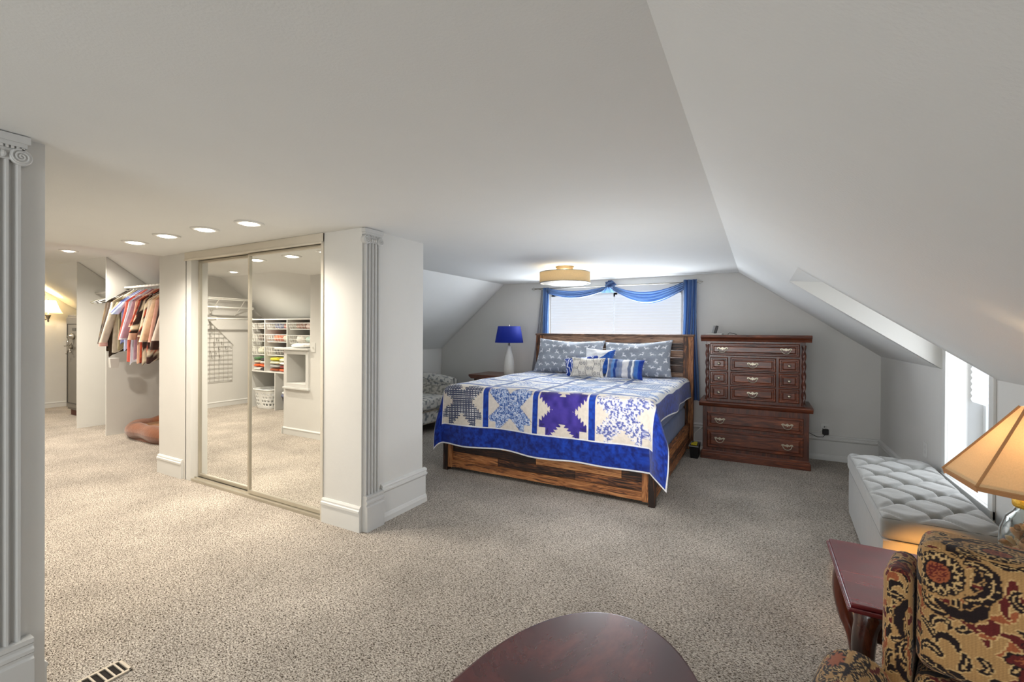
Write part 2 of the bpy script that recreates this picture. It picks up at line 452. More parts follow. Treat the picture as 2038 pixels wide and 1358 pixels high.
# ---- pilasters
def pilaster(y0, label):
    """y0 = near edge of the shaft, width .144, standing proud of x"""
    X = -2.346
    t = thing('pilaster', label, 'pilaster', (X, y0+.07, 0), group='fluted wall pilasters')
    w = .125; n = 4
    pts = [(y0, X)]; yy = y0
    pts = [(X, y0)]
    pts.append((X+.024, y0)); pts.append((X+.024, y0+.008))
    fw = (w-.016-.006*(n-1)/1.0)/n
    cy = y0+.008
    for i in range(n):
        for k in range(7):
            a = pi*k/6
            pts.append((X+.024-.017*sin(a), cy+fw*k/6))
        cy += fw+.006
    pts.append((X+.024, y0+w)); pts.append((X, y0+w))
    MB().prism(pts, 'z', .235, 1.955).build('shaft', 'pil', t)
    ym = y0+w/2
    c = MB().box(X, X+.036, ym-.085, ym+.085, 2.02, 2.046)
    c.box(X, X+.03, ym-.078, ym+.078, 2.005, 2.02)
    for i in range(11): c.box(X+.024, X+.032, ym-.072+i*.0135, ym-.072+i*.0135+.008, 1.995, 2.004)
    c.box(X, X+.024, ym-.07, ym+.07, 1.955, 2.005)
    for s_ in (-1, 1):
        c.lathe(ym+s_*.062, 1.972, [(.03, X), (.03, X+.028), (.027, X+.032)], 24, ax='x')
        sp = [(X+.033, ym+s_*.062+.026*(1-k/40)*cos(s_*k*.42+pi/2), 1.972+.026*(1-k/40)*sin(s_*k*.42+pi/2)) for k in range(40)]
        c.tube(sp, .0032, 6)
    for k in range(3): c.sph((X+.027, ym-.018+k*.018, 1.972), .009, 10, 6, (1, 1, 1.5))
    c.build('capital', 'pil', t)
    b = MB()
    b.prism([(X, 0), (X+.045, 0), (X+.045, .165), (X+.036, .172), (X+.036, .182), (X+.043, .188), (X+.043, .2), (X+.034, .207), (X+.034, .216), (X+.04, .222), (X+.04, .238), (X, .24)], 'y', y0-.004, y0+w+.03)
    b.build('plinth', 'pil', t)
    return t
pilaster(2.213, 'white fluted pilaster on the corner beside the mirror closet doors')
pilaster(.462, 'white fluted pilaster at the left edge of the photo')

# ---- back window
wm = mat('window_frame_vinyl', S(235, 236, 236), .4)
pane = mat('window_pane_daylight', S(225, 235, 245), .1, emit=S(214, 226, 240), es=1.3)
m = MB()
yy0, yy1 = YW+.09, YW+.14
for a in ((BX0, BX0+.05, BZ0, BZ1), (BX1-.05, BX1, BZ0, BZ1), (BX0, BX1, BZ0, BZ0+.05), (BX0, BX1, BZ1-.05, BZ1), (-1.71, -1.66, BZ0, BZ1)):
    m.box(a[0], a[1], yy0, yy1, a[2], a[3])
w1 = struct(m.build('window_1', wm), 'bedroom window behind the bed')
MB().box(BX0, BX1, yy1-.02, yy1-.015, BZ0, BZ1).build('pane', pane, w1)
# cellular blind, its backlight put in as emission
def blind_mat():
    m, nt, b = newmat('glowing_cellular_blind'); N, L = nt.nodes, nt.links
    b.inputs['Base Color'].default_value = S(120, 125, 130); b.inputs['Roughness'].default_value = .9
    tc = N.new('ShaderNodeTexCoord'); w = N.new('ShaderNodeTexWave'); w.wave_type = 'BANDS'; w.bands_direction = 'Z'
    w.inputs['Scale'].default_value = 25; L.new(tc.outputs['Object'], w.inputs[0])
    r = N.new('ShaderNodeValToRGB'); r.color_ramp.elements[0].color = S(214, 220, 228); r.color_ramp.elements[1].color = S(226, 231, 238)
    L.new(w.outputs[0], r.inputs[0]); L.new(r.outputs[0], b.inputs['Emission Color']); b.inputs['Emission Strength'].default_value = .74
    return m
bm_ = blind_mat()
def pleats(x0, x1, y, z0, z1, ax='x', d=.008, st=.019):
    m = MB(); n = int((z1-z0)/st); pr = []
    for i in range(n+1):
        z = z0+(z1-z0)*i/n
        pr.append((y-(d if i % 2 else 0), z))
    for i in range(n, -1, -1):
        z = z0+(z1-z0)*i/n
        pr.append((y+.012+(d if i % 2 else 0), z))
    k = len(pr)
    o = len(m.v)
    for t in (x0, x1):
        for p in pr: m.v.append((t, p[0], p[1]) if ax == 'x' else (p[0], t, p[1]))
    for i in range(k): m._q((o+i, o+(i+1) % k, o+k+(i+1) % k, o+k+i))
    for base in (0, k):
        for i in range(n): m._q((o+base+i, o+base+i+1, o+base+k-2-i, o+base+k-1-i))
    return m
tag(pleats(BX0+.012, -1.70, YW+.04, BZ0+.0, BZ1-.03).build('window_blind', bm_), 'left half of the white pleated blind behind the blue scarf curtain', 'blind', 'blinds of the bed window')
tag(pleats(-1.675, BX1-.012, YW+.04, BZ0+.0, BZ1-.03).build('window_blind', bm_), 'right half of the white pleated blind behind the blue scarf curtain', 'blind', 'blinds of the bed window')
# ---- right window
m = MB(); X = XK+.17
for a in ((WY0, WY0+.04, WZ0, WZ1), (WY1-.04, WY1, WZ0, WZ1), (WY0, WY1, WZ0, WZ0+.05), (WY0, WY1, WZ1-.04, WZ1), (WY0, WY1, 1.0, 1.03)):
    m.box(X, X+.04, a[0], a[1], a[2], a[3])
w2 = struct(m.build('window_2', wm), 'tall window in the dormer')
pane2 = mat('window_pane_bright', S(225, 235, 245), .1, emit=S(226, 236, 250), es=1.1)
MB().box(X+.03, X+.035, WY0, WY1, WZ0, WZ1).build('pane', pane2, w2)
m = MB()
m.box(XK-.014, XK, WY0-.055, WY0, WZ0-.05, 1.20); m.box(XK-.014, XK, WY1, WY1+.055, WZ0-.05, 1.56)
m.box(XK-.02, XK, WY0-.055, WY1+.055, WZ0-.06, WZ0)
struct(m.build('trim_7', 'trim', bevel=.003), 'white casing of the dormer window')
bm2 = mat('glowing_blind_fabric', S(232, 234, 236), .9, emit=S(235, 240, 248), es=.5)  # daylight coming through this blind is put in as emission
tag(pleats(WY0+.01, WY1-.01, XK+.115, .92, WZ1-.01, 'y').build('window_blind', bm2), 'white pleated blind pulled partway down in the dormer window', 'blind')
# ---- recessed ceiling lights
bulb = mat('lit_bulb', S(255, 250, 240), .5, emit=S(255, 246, 230), es=14.)
def can(x, y, z, label, tilt=True, group='recessed ceiling spotlights'):
    t = thing('recessed_light', label, 'ceiling light', (x, y, z), group=group)
    MB().lathe(x, y, [(.052, z-.001), (.052, z-.006), (.072, z-.009), (.085, z-.006), (.088, z-.0005)], 28, cap=False).build('trim_ring', 'trim', t, smooth=True)
    MB().lathe(x, y, [(.042, z-.004), (.042, z-.012), (.03, z-.014)], 24).build('bulb', bulb, t, smooth=True)
    return t
cans = [(-4.352, 1.734), (-3.836, 1.722), (-3.349, 1.732), (-2.902, 1.767)]
nm = ['leftmost', 'second from left', 'third from left', 'rightmost']
for (x, y), q in zip(cans, nm): can(x, y, H, 'round recessed spotlight, %s of the row of four before the mirror doors' % q)
# light in the dressing ceiling: where the photo ray at (137,499) meets z=HW
can(-7.15, 2.20, HW, 'round recessed light in the raised ceiling near the hanging clothes', group=None)
can(-7.35, .31, HW, 'round recessed light in the raised ceiling seen in the left mirror door', group=None)
# ---- floor vent
t = thing('floor_vent', 'beige metal floor register sunk in the carpet at the bottom left', 'vent', (-2.2, .78, 0), radians(0))
m = MB(); vx0, vx1, vy0, vy1 = -2.29, -2.185, .5, .866
m.box(vx0, vx1, vy0, vy0+.012, 0, .008).box(vx0, vx1, vy1-.012, vy1, 0, .008).box(vx0, vx0+.012, vy0, vy1, 0, .008).box(vx1-.012, vx1, vy0, vy1, 0, .008)
vm = mat('vent_metal', S(176, 166, 150), .5, metal=.3)
m.build('frame', vm, t, bevel=.002)
MB().box(vx0+.005, vx1-.005, vy0+.005, vy1-.005, .0005, .002).build('duct_opening', mat('vent_dark', S(32, 26, 22), .9), t)
m = MB(); n = 14
for i in range(1, n): yv = vy0+(vy1-vy0)*i/n; m.box(vx0+.01, vx1-.01, yv-.003, yv+.003, .001, .0075)
m.build('louvres', vm, t)
# light switch, outlets
t = thing('light_switch', 'white light switch plate on the wall beside the niche, seen in the mirror', 'light switch', (-4.9, .66, 1.14))
MB().box(-4.94, -4.86, .66, .667, 1.08, 1.2).build('plate', 'white', t, bevel=.003)
MB().box(-4.905, -4.895, .667, .678, 1.13, 1.15).build('toggle', 'white', t)
def outlet(px, cover, label):
    return
t = thing('wall_outlet', 'white wall outlet on the bed wall right of the dresser', 'outlet', (.62, YW, .33))
MB().box(.585, .655, YW-.007, YW, .27, .39).build('plate', 'white', t, bevel=.002)
m = MB().box(.612, .618, YW-.009, YW-.006, .345, .36).box(.624, .63, YW-.009, YW-.006, .345, .36); m.build('socket_slots', 'black', t)
t = thing('power_adapter', 'black plug-in power adapter in the outlet beside the dresser', 'adapter', (.62, YW-.03, .3))
MB().box(.595, .65, YW-.045, YW-.0072, .275, .335).build('housing', 'black', t, bevel=.005)
MB().tube([(.62, YW-.03, .276), (.60, YW-.05, .25), (.55, YW-.05, .245), (.5, YW-.05, .27), (.455, YW-.05, .29)], .003, 8).build('cord', 'black', t, smooth=True)
tag(MB().tube([(.63, YW-.012, .36), (.62, YW-.03, .345), (.57, YW-.04, .31), (.50, YW-.04, .30), (.455, YW-.04, .31)], .0035, 8).build('cable', 'wirew', smooth=True), 'thin white cord running from the outlet behind the dresser', 'cord')
t = thing('wall_outlet', 'white outlet plate low on the knee wall behind the tufted bench', 'outlet', (XK, 4.42, .5))
MB().box(XK-.007, XK, 4.39, 4.46, .44, .55).build('plate', 'white', t, bevel=.002)
MB().box(XK-.009, XK-.006, 4.415, 4.435, .465, .485).box(XK-.009, XK-.006, 4.415, 4.435, .505, .525).build('socket', 'trim', t)
# ================================================================ bed
RW = [(0.15, S(34, 20, 15)), (.40, S(92, 55, 34)), (.60, S(160, 100, 56)), (.95, S(205, 146, 92))]
M['rx'] = wood('rustic_boards_across', RW, (1.2, 14, 14), 3., .5, tone=True, bump=.4)
HWD = [(0.1, S(52, 40, 36)), (.40, S(112, 84, 68)), (.62, S(158, 120, 94)), (.95, S(190, 158, 134))]
M['hx'] = wood('weathered_headboard_boards', HWD, (1.2, 14, 14), 3., .5, tone=True, bump=.4)
M['ry'] = wood('rustic_boards_along', RW, (14, 1.2, 14), 3., .5, tone=True, bump=.4)
M['rz'] = wood('rustic_boards_upright', RW, (14, 14, 1.2), 3., .5, tone=True, bump=.4)
bx0, bx1, by0, by1 = -2.72, -.70, 3.60, 5.72
bed = thing('bed', 'king bed with reclaimed wood headboard and footboard under the patchwork quilt', 'bed', ((bx0+bx1)/2, 4.6, 0))
rnd = random.Random(3)
def boards(m, x0, x1, y0, y1, z0, z1, h, jit=.3):
    """courses of short boards of uneven length"""
    z = z0
    while z < z1-.005:
        ze = min(z1, z+h); x = x0
        while x < x1-.01:
            xe = min(x1, x+rnd.uniform(.35, 1.0))
            if x1-xe < .15: xe = x1
            m.col = .5+rnd.uniform(-jit, jit)
            d = rnd.uniform(0, .006); m.col = m.col if rnd.random() > .35 else .12
            m.box(x+.001, xe-.001, y0-d, y1, z+.0015, ze-.0015); x = xe
        z = ze
# footboard
m = MB(); m.col = .62
m.box(bx0+.06, bx1-.06, by0+.005, by0+.05, .335, .43)
m.col = .6; m.box(bx0+.06, bx1-.06, by0+.005, by0+.05, .035, .105)
boards(m, bx0+.1, bx1-.1, by0+.022, by0+.05, .105, .335, .077, .32)
m.build('footboard', 'rx', bed, bevel=.002)
for x0, x1, x2 in ((bx0, bx0+.05, bx0+.1), (bx1, bx1-.05, bx1-.1)):
    m = MB(); m.col = .12; m.box(min(x0, x1), max(x0, x1), by0-.008, by0+.06, 0, .45)
    m.col = .62; m.box(min(x1, x2), max(x1, x2), by0, by0+.05, .03, .43)
    m.build('foot_post', 'rz', bed, bevel=.003)
m = MB(); m.col = .5
m.box(bx1-.035, bx1-.005, by0+.06, by1-.1, .05, .13); m.col = .35; m.box(bx1-.035, bx1-.008, by0+.06, by1-.1, .13, .21); m.col = .55; m.box(bx1-.04, bx1, by0+.06, by1-.1, .21, .30)
m.build('side_rail', 'ry', bed, bevel=.002)
m = MB(); m.col = .5
m.box(bx0+.005, bx0+.035, by0+.06, by1-.1, .05, .3)
m.build('side_rail', 'ry', bed, bevel=.002)
# headboard
m = MB()
hx0, hx1 = -2.68, -.67
boards(m, hx0+.11, hx1-.11, by1-.09, by1-.06, .35, 1.225, .088, .3)
m.col = .56; m.box(hx0+.02, hx1-.02, by1-.10, by1-.045, 1.225, 1.305)
m.build('headboard', 'hx', bed, bevel=.002)
m = MB(); m.col = .34; m.box(hx0-.01, hx1+.01, by1-.115, by1-.03, 1.305, 1.33); m.build('headboard_cap', 'hx', bed, bevel=.004)
for x0, x1 in ((hx0, hx0+.11), (hx1-.11, hx1)):
    m = MB(); m.col = .36; m.box(x0, x0+.055, by1-.11, by1-.04, 0, 1.305); m.col = .6; m.box(x0+.055, x1, by1-.11, by1-.04, 0, 1.305)
    m.build('headboard_post', 'rz', bed, bevel=.003)
# box spring + mattress
xm0, xm1 = -2.665, -.745
sheet = mat('slate_sheet_fabric', S(74, 92, 132), .9, bump=.4, bscale=12, var=.35, vscale=9, sheen=.3)
tag(MB().box(xm0+.005, xm1-.005, by0+.065, by1-.13, .26, .49).build('box_spring', sheet, bevel=.03, seg=3, smooth=True), 'slate blue covered box spring showing under the quilt on the right side', 'box spring')
tag(MB().box(xm0, xm1, by0+.06, by1-.13, .49, .805).build('mattress', sheet, bevel=.05, seg=4, smooth=True), 'mattress under the quilt in slate blue sheet', 'mattress')

# ---------------------------------------------------------------- quilt
QX = (xm0+xm1)/2; QW = .985; QH = .995; QBOR = .195; YF = by0+.012; QT = .828
PITCH = .51; SASH = .06
RC = .055
def drop(e):
    if e <= 0: return 0., 0.
    if e < RC*pi/2: a = e/RC; return RC*sin(a), RC*(1-cos(a))
    return RC, RC+e-RC*pi/2
HW2 = (xm1-xm0)/2+.0
TF, TB = .56, -1.97     # cloth beyond the foot fold, and up to the pillows
def quilt_pos(s_, t_):
    sg = 1 if s_ > 0 else -1
    dx = abs(s_)-(HW2-RC*.6); dt = t_+RC*.6
    x, y, z = QX+s_, YF-t_, QT
    z += .006*sin(s_*9+t_*3)*sin(t_*8.)+.012*(vnoise(s_*5+20, t_*5+40, 3)-.5)
    if dx > 0 and dt <= 0:
        h, d = drop(dx); x = QX+sg*(HW2-RC*.6+h+.012+.02*sin(t_*6.+1)*min(1, dx*4)); z -= d
    elif dt > 0 and dx <= 0:
        h, d = drop(dt); y = YF+RC*.6-h-.012-.030*dt-.016*(sin(s_*6.5+.6)+.5*sin(s_*11+2))*min(1, dt*2.2); z -= d
    elif dx > 0 and dt > 0:
        rho = hypot(dx, dt); ph = atan2(dt, dx); h, d = drop(rho)
        fl_ = (.42 if sg > 0 else .17)*sin(2*ph)*max(0, rho-.03)
        wob = (-.016*(sin(s_*6.5+.6)+.5*sin(s_*11+2))*min(1, dt*2.2)-.012-.03*dt)*sin(ph)**2
        x = QX+sg*(HW2-RC*.6+(h+fl_)*cos(ph)**.5+.012*cos(ph)+.045*sin(ph)*min(1, rho*2))
        y = YF+RC*.6-(h+fl_)*sin(ph)**.5+wob; z -= d
    return (x, y, z)
CREAM = S(226, 216, 202)[:3]; CREAM2 = S(205, 192, 178)[:3]; NAVY = S(12, 42, 140)[:3]; NAVY2 = S(24, 66, 178)[:3]
WHT = S(232, 232, 234)[:3]
def block_col(p, q, sty, X, Y):
    """p,q in -1..1 inside one feathered-star block"""
    ap, aq = abs(p), abs(q)
    saw = .17*((((ap+aq)*4.6) % 1)-.5)
    feather = 1 if sty in (0, 2, 3) else .25
    def intri(a, b_): return b_ < 1.0*(a-.47)+saw*feather
    bg = intri(ap, aq) or intri(aq, ap)
    corner = ap > .68 and aq > .68
    tip = False
    if sty == 2 and not corner:
        for (cx, cy, dx_, dy_) in ((.82, .60, 1, .25), (.60, .82, .25, 1)):
            u, v = ap-cx, aq-cy
            if abs(u*dx_+v*dy_)/.14+abs(-u*dy_+v*dx_)/.07 < 1: tip = True
    if max(ap, aq) > .95 and not tip: bg = True
    c0 = CREAM if sty in (0, 2) else (CREAM if sty == 3 else S(222, 214, 206)[:3])
    if tip: return S(48, 40, 110)[:3]
    if bg or corner:
        base = mixc(c0, CREAM2, .5*vnoise(X*9+sty, Y*9, 5))
        # seams
        if abs(abs(ap-aq)) < .0 : base = CREAM2
        if not corner and (abs(aq-(ap-.45)) < .03 or abs(ap-(aq-.45)) < .03) and sty == 1: base = S(170, 150, 135)[:3]
        if (abs(ap-.62) < .012 and aq > .62) or (abs(aq-.62) < .012 and ap > .62): base = S(196, 180, 165)[:3]
        return base
    if sty == 0:
        k = (int(fl(X/.009)) + int(fl(Y/.009))) % 2; k2 = int(fl(X/.009)) % 2 and int(fl(Y/.009)) % 2
        return WHT if k2 else (S(26, 32, 60)[:3] if k else S(70, 78, 110)[:3])
    if sty == 1:
        n = hsh(fl(X/.008), fl(Y/.008), 9)
        return S(60, 92, 160)[:3] if n < .38 else (S(150, 172, 214)[:3] if n < .75 else S(206, 214, 232)[:3])
    if sty == 2:
        return mixc(S(44, 34, 118)[:3], S(76, 60, 158)[:3], vnoise(X*22, Y*22, 2))
    n = vnoise(X*75, Y*75, 11)*.55+vnoise(X*150, Y*150, 12)*.45
    return S(90, 98, 158)[:3] if n > .56 else (S(178, 184, 214)[:3] if n > .47 else S(226, 220, 216)[:3])
def quilt_col(s_, t_):
    ax = abs(s_)
    ex = QH-ax; et = (TF-QBOR)-t_
    edge = min(QH+QBOR-ax, TF-t_)
    if edge < .011: return WHT
    if ex < 0 or et < 0:
        n = vnoise(s_*38, t_*38, 4)*.6+vnoise(s_*90, t_*90, 6)*.4
        return mixc(S(8, 28, 104)[:3], S(20, 62, 168)[:3], max(0, min(1, n*1.6-.35)))
    if min(ex, et) < .008 : return WHT
    u = (s_+QH)/PITCH; v = et/PITCH
    i, j = fl(u), fl(v); fu, fv = (u-i)*PITCH, (v-j)*PITCH
    bw = PITCH-SASH
    if j == 0: fv2 = fv
    if fu > bw or fv > bw:
        if min(abs(fu-bw), abs(fv-bw)) < .005: return WHT
        n = vnoise(s_*60, t_*60, 8)
        c = mixc(S(12, 40, 128)[:3], S(26, 74, 180)[:3], n)
        if j > 0 or fv > bw: c = mixc(c, S(70, 110, 160)[:3], .55)  # sheen on the sashes across the bed top mixed into their colour
        return c
    p, q = fu/bw*2-1, fv/bw*2-1
    sty = (0, 1, 2, 3)[i % 4] if j == 0 else (1, 3, 1, 3, 0)[int(hsh(i, j, 77)*4.9)]
    c = block_col(p, q, sty, s_, t_)
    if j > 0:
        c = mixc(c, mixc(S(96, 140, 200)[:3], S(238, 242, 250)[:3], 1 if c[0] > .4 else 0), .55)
    return c
SW = QH+QBOR
NQ, NT = 470, 500
m = MB().grid(lambda u, v: quilt_pos(-SW+2*SW*u, TB+(TF-TB)*v), NQ, NT, lambda u, v: quilt_col(-SW+2*SW*u, TB+(TF-TB)*v))
M['quilt'] = vcol('patchwork_cotton', .85, .35, 40., .3)
tag(m.build('quilt', 'quilt', smooth=True, solid=.01), 'blue and cream feathered star patchwork quilt hanging over the foot of the bed', 'quilt')

# ---------------------------------------------------------------- pillows
M['pillow'] = vcol('printed_cotton', .85, .25, 60., .3)
DEER = ["........#.#..#..",
        ".......#..#.#...",
        "........####....",
        "..........##....",
        "..........###...",
        "..#......##.....",
        "..##########....",
        "...#########....",
        "..##########....",
        ".##.#....##.#...",
        ".#...#....#..#..",
        "#...#......#...."]
def deer_at(x, y):
    """x,y metres on the cloth"""
    ty = fl(y/.088); sh_ = .06 if ty % 2 else 0; tx = fl((x+sh_)/.108)
    lx = (x+sh_)/.108-tx+(hsh(tx, ty, 8)-.5)*.25; ly = y/.088-ty+(hsh(tx, ty, 9)-.5)*.2
    a = (hsh(tx, ty, 5)-.5)*1.2; fx = 1 if hsh(tx, ty, 6) > .5 else -1
    u, v = lx-.5, ly-.5; u *= fx
    u, v = u*cos(a)-v*sin(a), u*sin(a)+v*cos(a)
    i = int((u/.60+.5)*16); j = int((.5-v/.60)*12)
    return 0 <= i < 16 and 0 <= j < 12 and DEER[j][i] == '#'
def pillow(name, label, cat, c, w, h, d, tilt, yaw, roll, cfn, nu=70, nv=50, pinch=.10, sag=0., corner=1., group=None, mt='pillow'):
    """c = middle; flat pillow leaning back by tilt"""
    t = MB()
    R = Matrix.Translation(c) @ Matrix.Rotation(yaw, 4, 'Z') @ Matrix.Rotation(-tilt, 4, 'X') @ Matrix.Rotation(roll, 4, 'Y')
    def P(u, v, sg):
        a, b_ = u*2-1, v*2-1
        ed = max(0., (1-abs(a)**2.6)*(1-abs(b_)**2.6))**.5
        k = 1-pinch*(1-abs(b_)**2)*abs(a)**3; k2 = 1-pinch*(1-abs(a)**2)*abs(b_)**3
        x = a*w/2*k; z = b_*h/2*k2-sag*(1-a*a)*(b_+1)*h*.5
        y = sg*d/2*ed
        y += .010*sin(a*7+b_*4)*ed+.008*sin(a*3-b_*9)*ed
        return tuple(R @ Vector((x, -y, z)))
    t.grid(lambda u, v: P(u, v, 1), nu, nv, lambda u, v: cfn((u-.5)*w, (v-.5)*h, 1))
    t.grid(lambda u, v: P(u, v, -1), nu, nv, lambda u, v: cfn((u-.5)*w, (v-.5)*h, -1))
    o = t.build(name, mt, smooth=True)
    return tag(o, label, cat, group)
GREY = S(136, 142, 152)[:3]
def c_deer(x, y, s_): return S(232, 232, 236)[:3] if deer_at(x+3, y+3) else mixc(GREY, S(150, 156, 166)[:3], vnoise(x*8, y*8))
pz = QT+.016
pillow('pillow', 'large grey pillow with white running deer print at the left of the headboard', 'pillow', (-2.12, 5.40, pz+.205), .88, .46, .20, radians(24), .05, radians(1.5), c_deer, 170, 90, .06, .06)
pillow('pillow', 'large grey pillow with white running deer print at the right of the headboard', 'pillow', (-1.27, 5.42, pz+.195), .80, .46, .20, radians(24), -.02, radians(-3), c_deer, 170, 90, .06, .06)
def c_sail(x, y, s_):
    if x*.9-y > -.01 and x > -.02: return mixc(S(22, 66, 150)[:3], S(50, 100, 180)[:3], vnoise(x*60, y*60))
    return S(176, 184, 200)[:3] if (y/.022) % 1 < .16 else S(232, 232, 234)[:3]
pillow('throw_pillow', 'small square white pillow with a blue diagonal half, behind the striped cushion', 'throw pillow', (-1.68, 5.25, pz+.16), .36, .32, .12, radians(22), .08, radians(3), c_sail, 60, 60)
def c_paisley(x, y, s_):
    r = hypot(x-.12, y); n = vnoise(x*30, y*30, 5)
    return S(226, 230, 240)[:3] if (r*26+n*1.2) % 1 < .32 and abs(x+.05) < .2 else S(22, 58, 150)[:3]
pillow('throw_pillow', 'royal blue and white swirl patterned pillow tucked behind the cream cushion', 'throw pillow', (-1.84, 5.12, pz+.105), .42, .24, .13, radians(28), .25, radians(-8), c_paisley, 80, 50)
def c_vine(x, y, s_):
    base = mixc(S(216, 208, 196)[:3], S(230, 224, 214)[:3], vnoise(x*90, y*90))
    for i in range(-2, 3):
        vx = i*.085+.008*sin(y*40+i)
        if abs(x-vx) < .0028: base = S(120, 118, 116)[:3]
        for j in range(-3, 3):
            cx, cy = i*.085+(.022 if (i+j) % 2 else -.022), j*.055+.03
            r = hypot(x-cx, y-cy)
            if .011 < r < .0155 or r < .004: base = S(96, 98, 104)[:3]
    return base
pillow('throw_pillow', 'cream rectangular pillow embroidered with grey curling vines', 'throw pillow', (-1.71, 4.93, pz+.108), .40, .235, .13, radians(20), .04, 0, c_vine, 170, 100, .14)
STR = [(-.5, (225, 222, 218)), (-.42, (108, 122, 158)), (-.32, (96, 140, 200)), (-.24, (24, 62, 140)), (-.18, (120, 136, 172)), (-.10, (140, 150, 176)), (-.03, (222, 220, 222)), (.12, (110, 122, 150)), (.2, (236, 238, 240)), (.25, (110, 130, 168)), (.28, (72, 120, 190)), (.37, (24, 66, 168))]
def c_stripe(x, y, s_):
    u = x/.44; c = STR[0][1]
    for a, k in STR:
        if u > a: c = k
    cc = S(*c)[:3]
    return cc if u < .4 else mixc(cc, S(12, 40, 120)[:3], .8*hsh(int(x*260), int(y*120), 1))
pillow('throw_pillow', 'rectangular pillow with blue, grey and white vertical stripes', 'throw pillow', (-1.30, 4.98, pz+.105), .42, .225, .13, radians(20), -.04, radians(1), c_stripe, 120, 60, .08)

# ================================================================ nightstand and blue lamp
CH = [(0.3, S(40, 16, 12)), (.5, S(84, 36, 24)), (.72, S(128, 64, 42))]
M['cherryx'] = wood('dark_pine_across', [(0., S(34, 15, 9)), (.35, S(76, 36, 20)), (.65, S(110, 54, 30)), (1., S(152, 86, 50))], (1.6, 12, 12), 2.6, .38, coat=.35, bump=.1, dist=1.2)
M['cherryz'] = wood('dark_pine_upright', [(0., S(32, 13, 8)), (.35, S(64, 29, 16)), (.65, S(90, 42, 24)), (1., S(124, 64, 36))], (12, 12, 1.6), 2.6, .38, coat=.35, bump=.1, dist=1.2)
t = thing('nightstand', 'dark wooden nightstand left of the bed under the blue lamp', 'nightstand', (-3.18, 5.5, 0))
MB().box(-3.50, -2.86, 5.32, 5.76, .02, .70).build('case', 'cherryz', t, bevel=.004)
MB().prism([(-3.56, .73), (-3.56, .755), (-2.82, .755), (-2.82, .73), (-2.86, .70), (-3.52, .70)], 'y', 5.27, 5.80).build('top', 'cherryx', t, bevel=.004)
for z0 in (.10, .40):
    d = MB().box(-3.46, -2.90, 5.30, 5.32, z0, z0+.26).build('drawer', 'cherryx', t, bevel=.006)
    MB().sph((-3.18, 5.285, z0+.13), .017).build('knob', 'brass', d, smooth=True)
lx, ly = -3.03, 5.48
t = thing('table_lamp', 'white bottle-shaped lamp with a navy blue drum shade on the nightstand', 'lamp', (lx, ly, .755))
MB().lathe(lx, ly, [(.062, .755), (.068, .77), (.072, .84), (.070, .93), (.058, 1.0), (.036, 1.08), (.028, 1.13), (.030, 1.15), (.032, 1.16)], 36).build('base', 'ceramic', t, smooth=True)
MB().lathe(lx, ly, [(.012, 1.16), (.012, 1.20), (.02, 1.205), (.02, 1.27)], 16).build('socket', 'steel', t, smooth=True)
MB().lathe(lx, ly, [(.155, 1.425), (.196, 1.20), (.193, 1.20), (.152, 1.425)], 48, cap=False).build('shade', 'blueshade', t, smooth=True)
MB().lathe(lx, ly, [(.022, 1.27), (.03, 1.31), (.022, 1.345)], 16).build('bulb', mat('lamp_bulb_warm', S(255, 170, 120), .5, emit=S(255, 190, 150), es=6.), t, smooth=True)
m = MB(); m.tube([(lx-.15, ly, 1.42), (lx+.15, ly, 1.42)], .002, 6); m.tube([(lx, ly-.15, 1.42), (lx, ly+.15, 1.42)], .002, 6); m.lathe(lx, ly, [(.006, 1.41), (.006, 1.445)], 10)
m.build('finial', 'steel', t)

# ================================================================ dresser (chest on chest)
t = thing('dresser', 'tall reddish-brown pine chest of drawers with brass bail handles', 'dresser', (-.05, 5.55, 0))
yf, yb = 5.34, 5.80
m = MB(); m.box(-.505, .40, yf, yb, .60, 1.27); m.build('upper_case', 'cherryz', t, bevel=.003)
m = MB(); m.box(-.535, .435, yf-.02, yb, .085, .56); m.build('lower_case', 'cherryz', t, bevel=.003)
m = MB(); m.prism([(-.555, 0), (.452, 0), (.452, .06), (.44, .075), (.44, .09), (-.543, .09), (-.543, .075), (-.555, .06)], 'y', yf-.035, yb); m.box(-.548, .446, yf-.045, yf-.03, .0, .065)
m.build('base_plinth', 'cherryx', t, bevel=.004)
m = MB(); m.prism([(yb, .56), (yf-.02, .56), (yf-.035, .575), (yf-.05, .60), (yf-.05, .612), (yf-.0, .62), (yb, .62)], 'x', -.572, .468); m.build('waist_moulding', 'cherryx', t, bevel=.003)
m = MB(); m.prism([(yb, 1.26), (yf-.01, 1.26), (yf-.02, 1.285), (yf-.05, 1.30), (yf-.055, 1.318), (yf-.04, 1.33), (yb, 1.33)], 'x', -.56, .455); m.build('top', 'cherryx', t, bevel=.003)
for x in (-.493, .388):
    m = MB()
    def tw(u, v, x=x):
        a = 2*pi*u; r = .017+.004*cos(2*a-v*38)
        return (x+r*cos(a), yf-.006+r*sin(a), .63+.60*v)
    m.grid(tw, 16, 70, wrapu=True); m.build('twisted_column', 'cherryz', t, smooth=True)
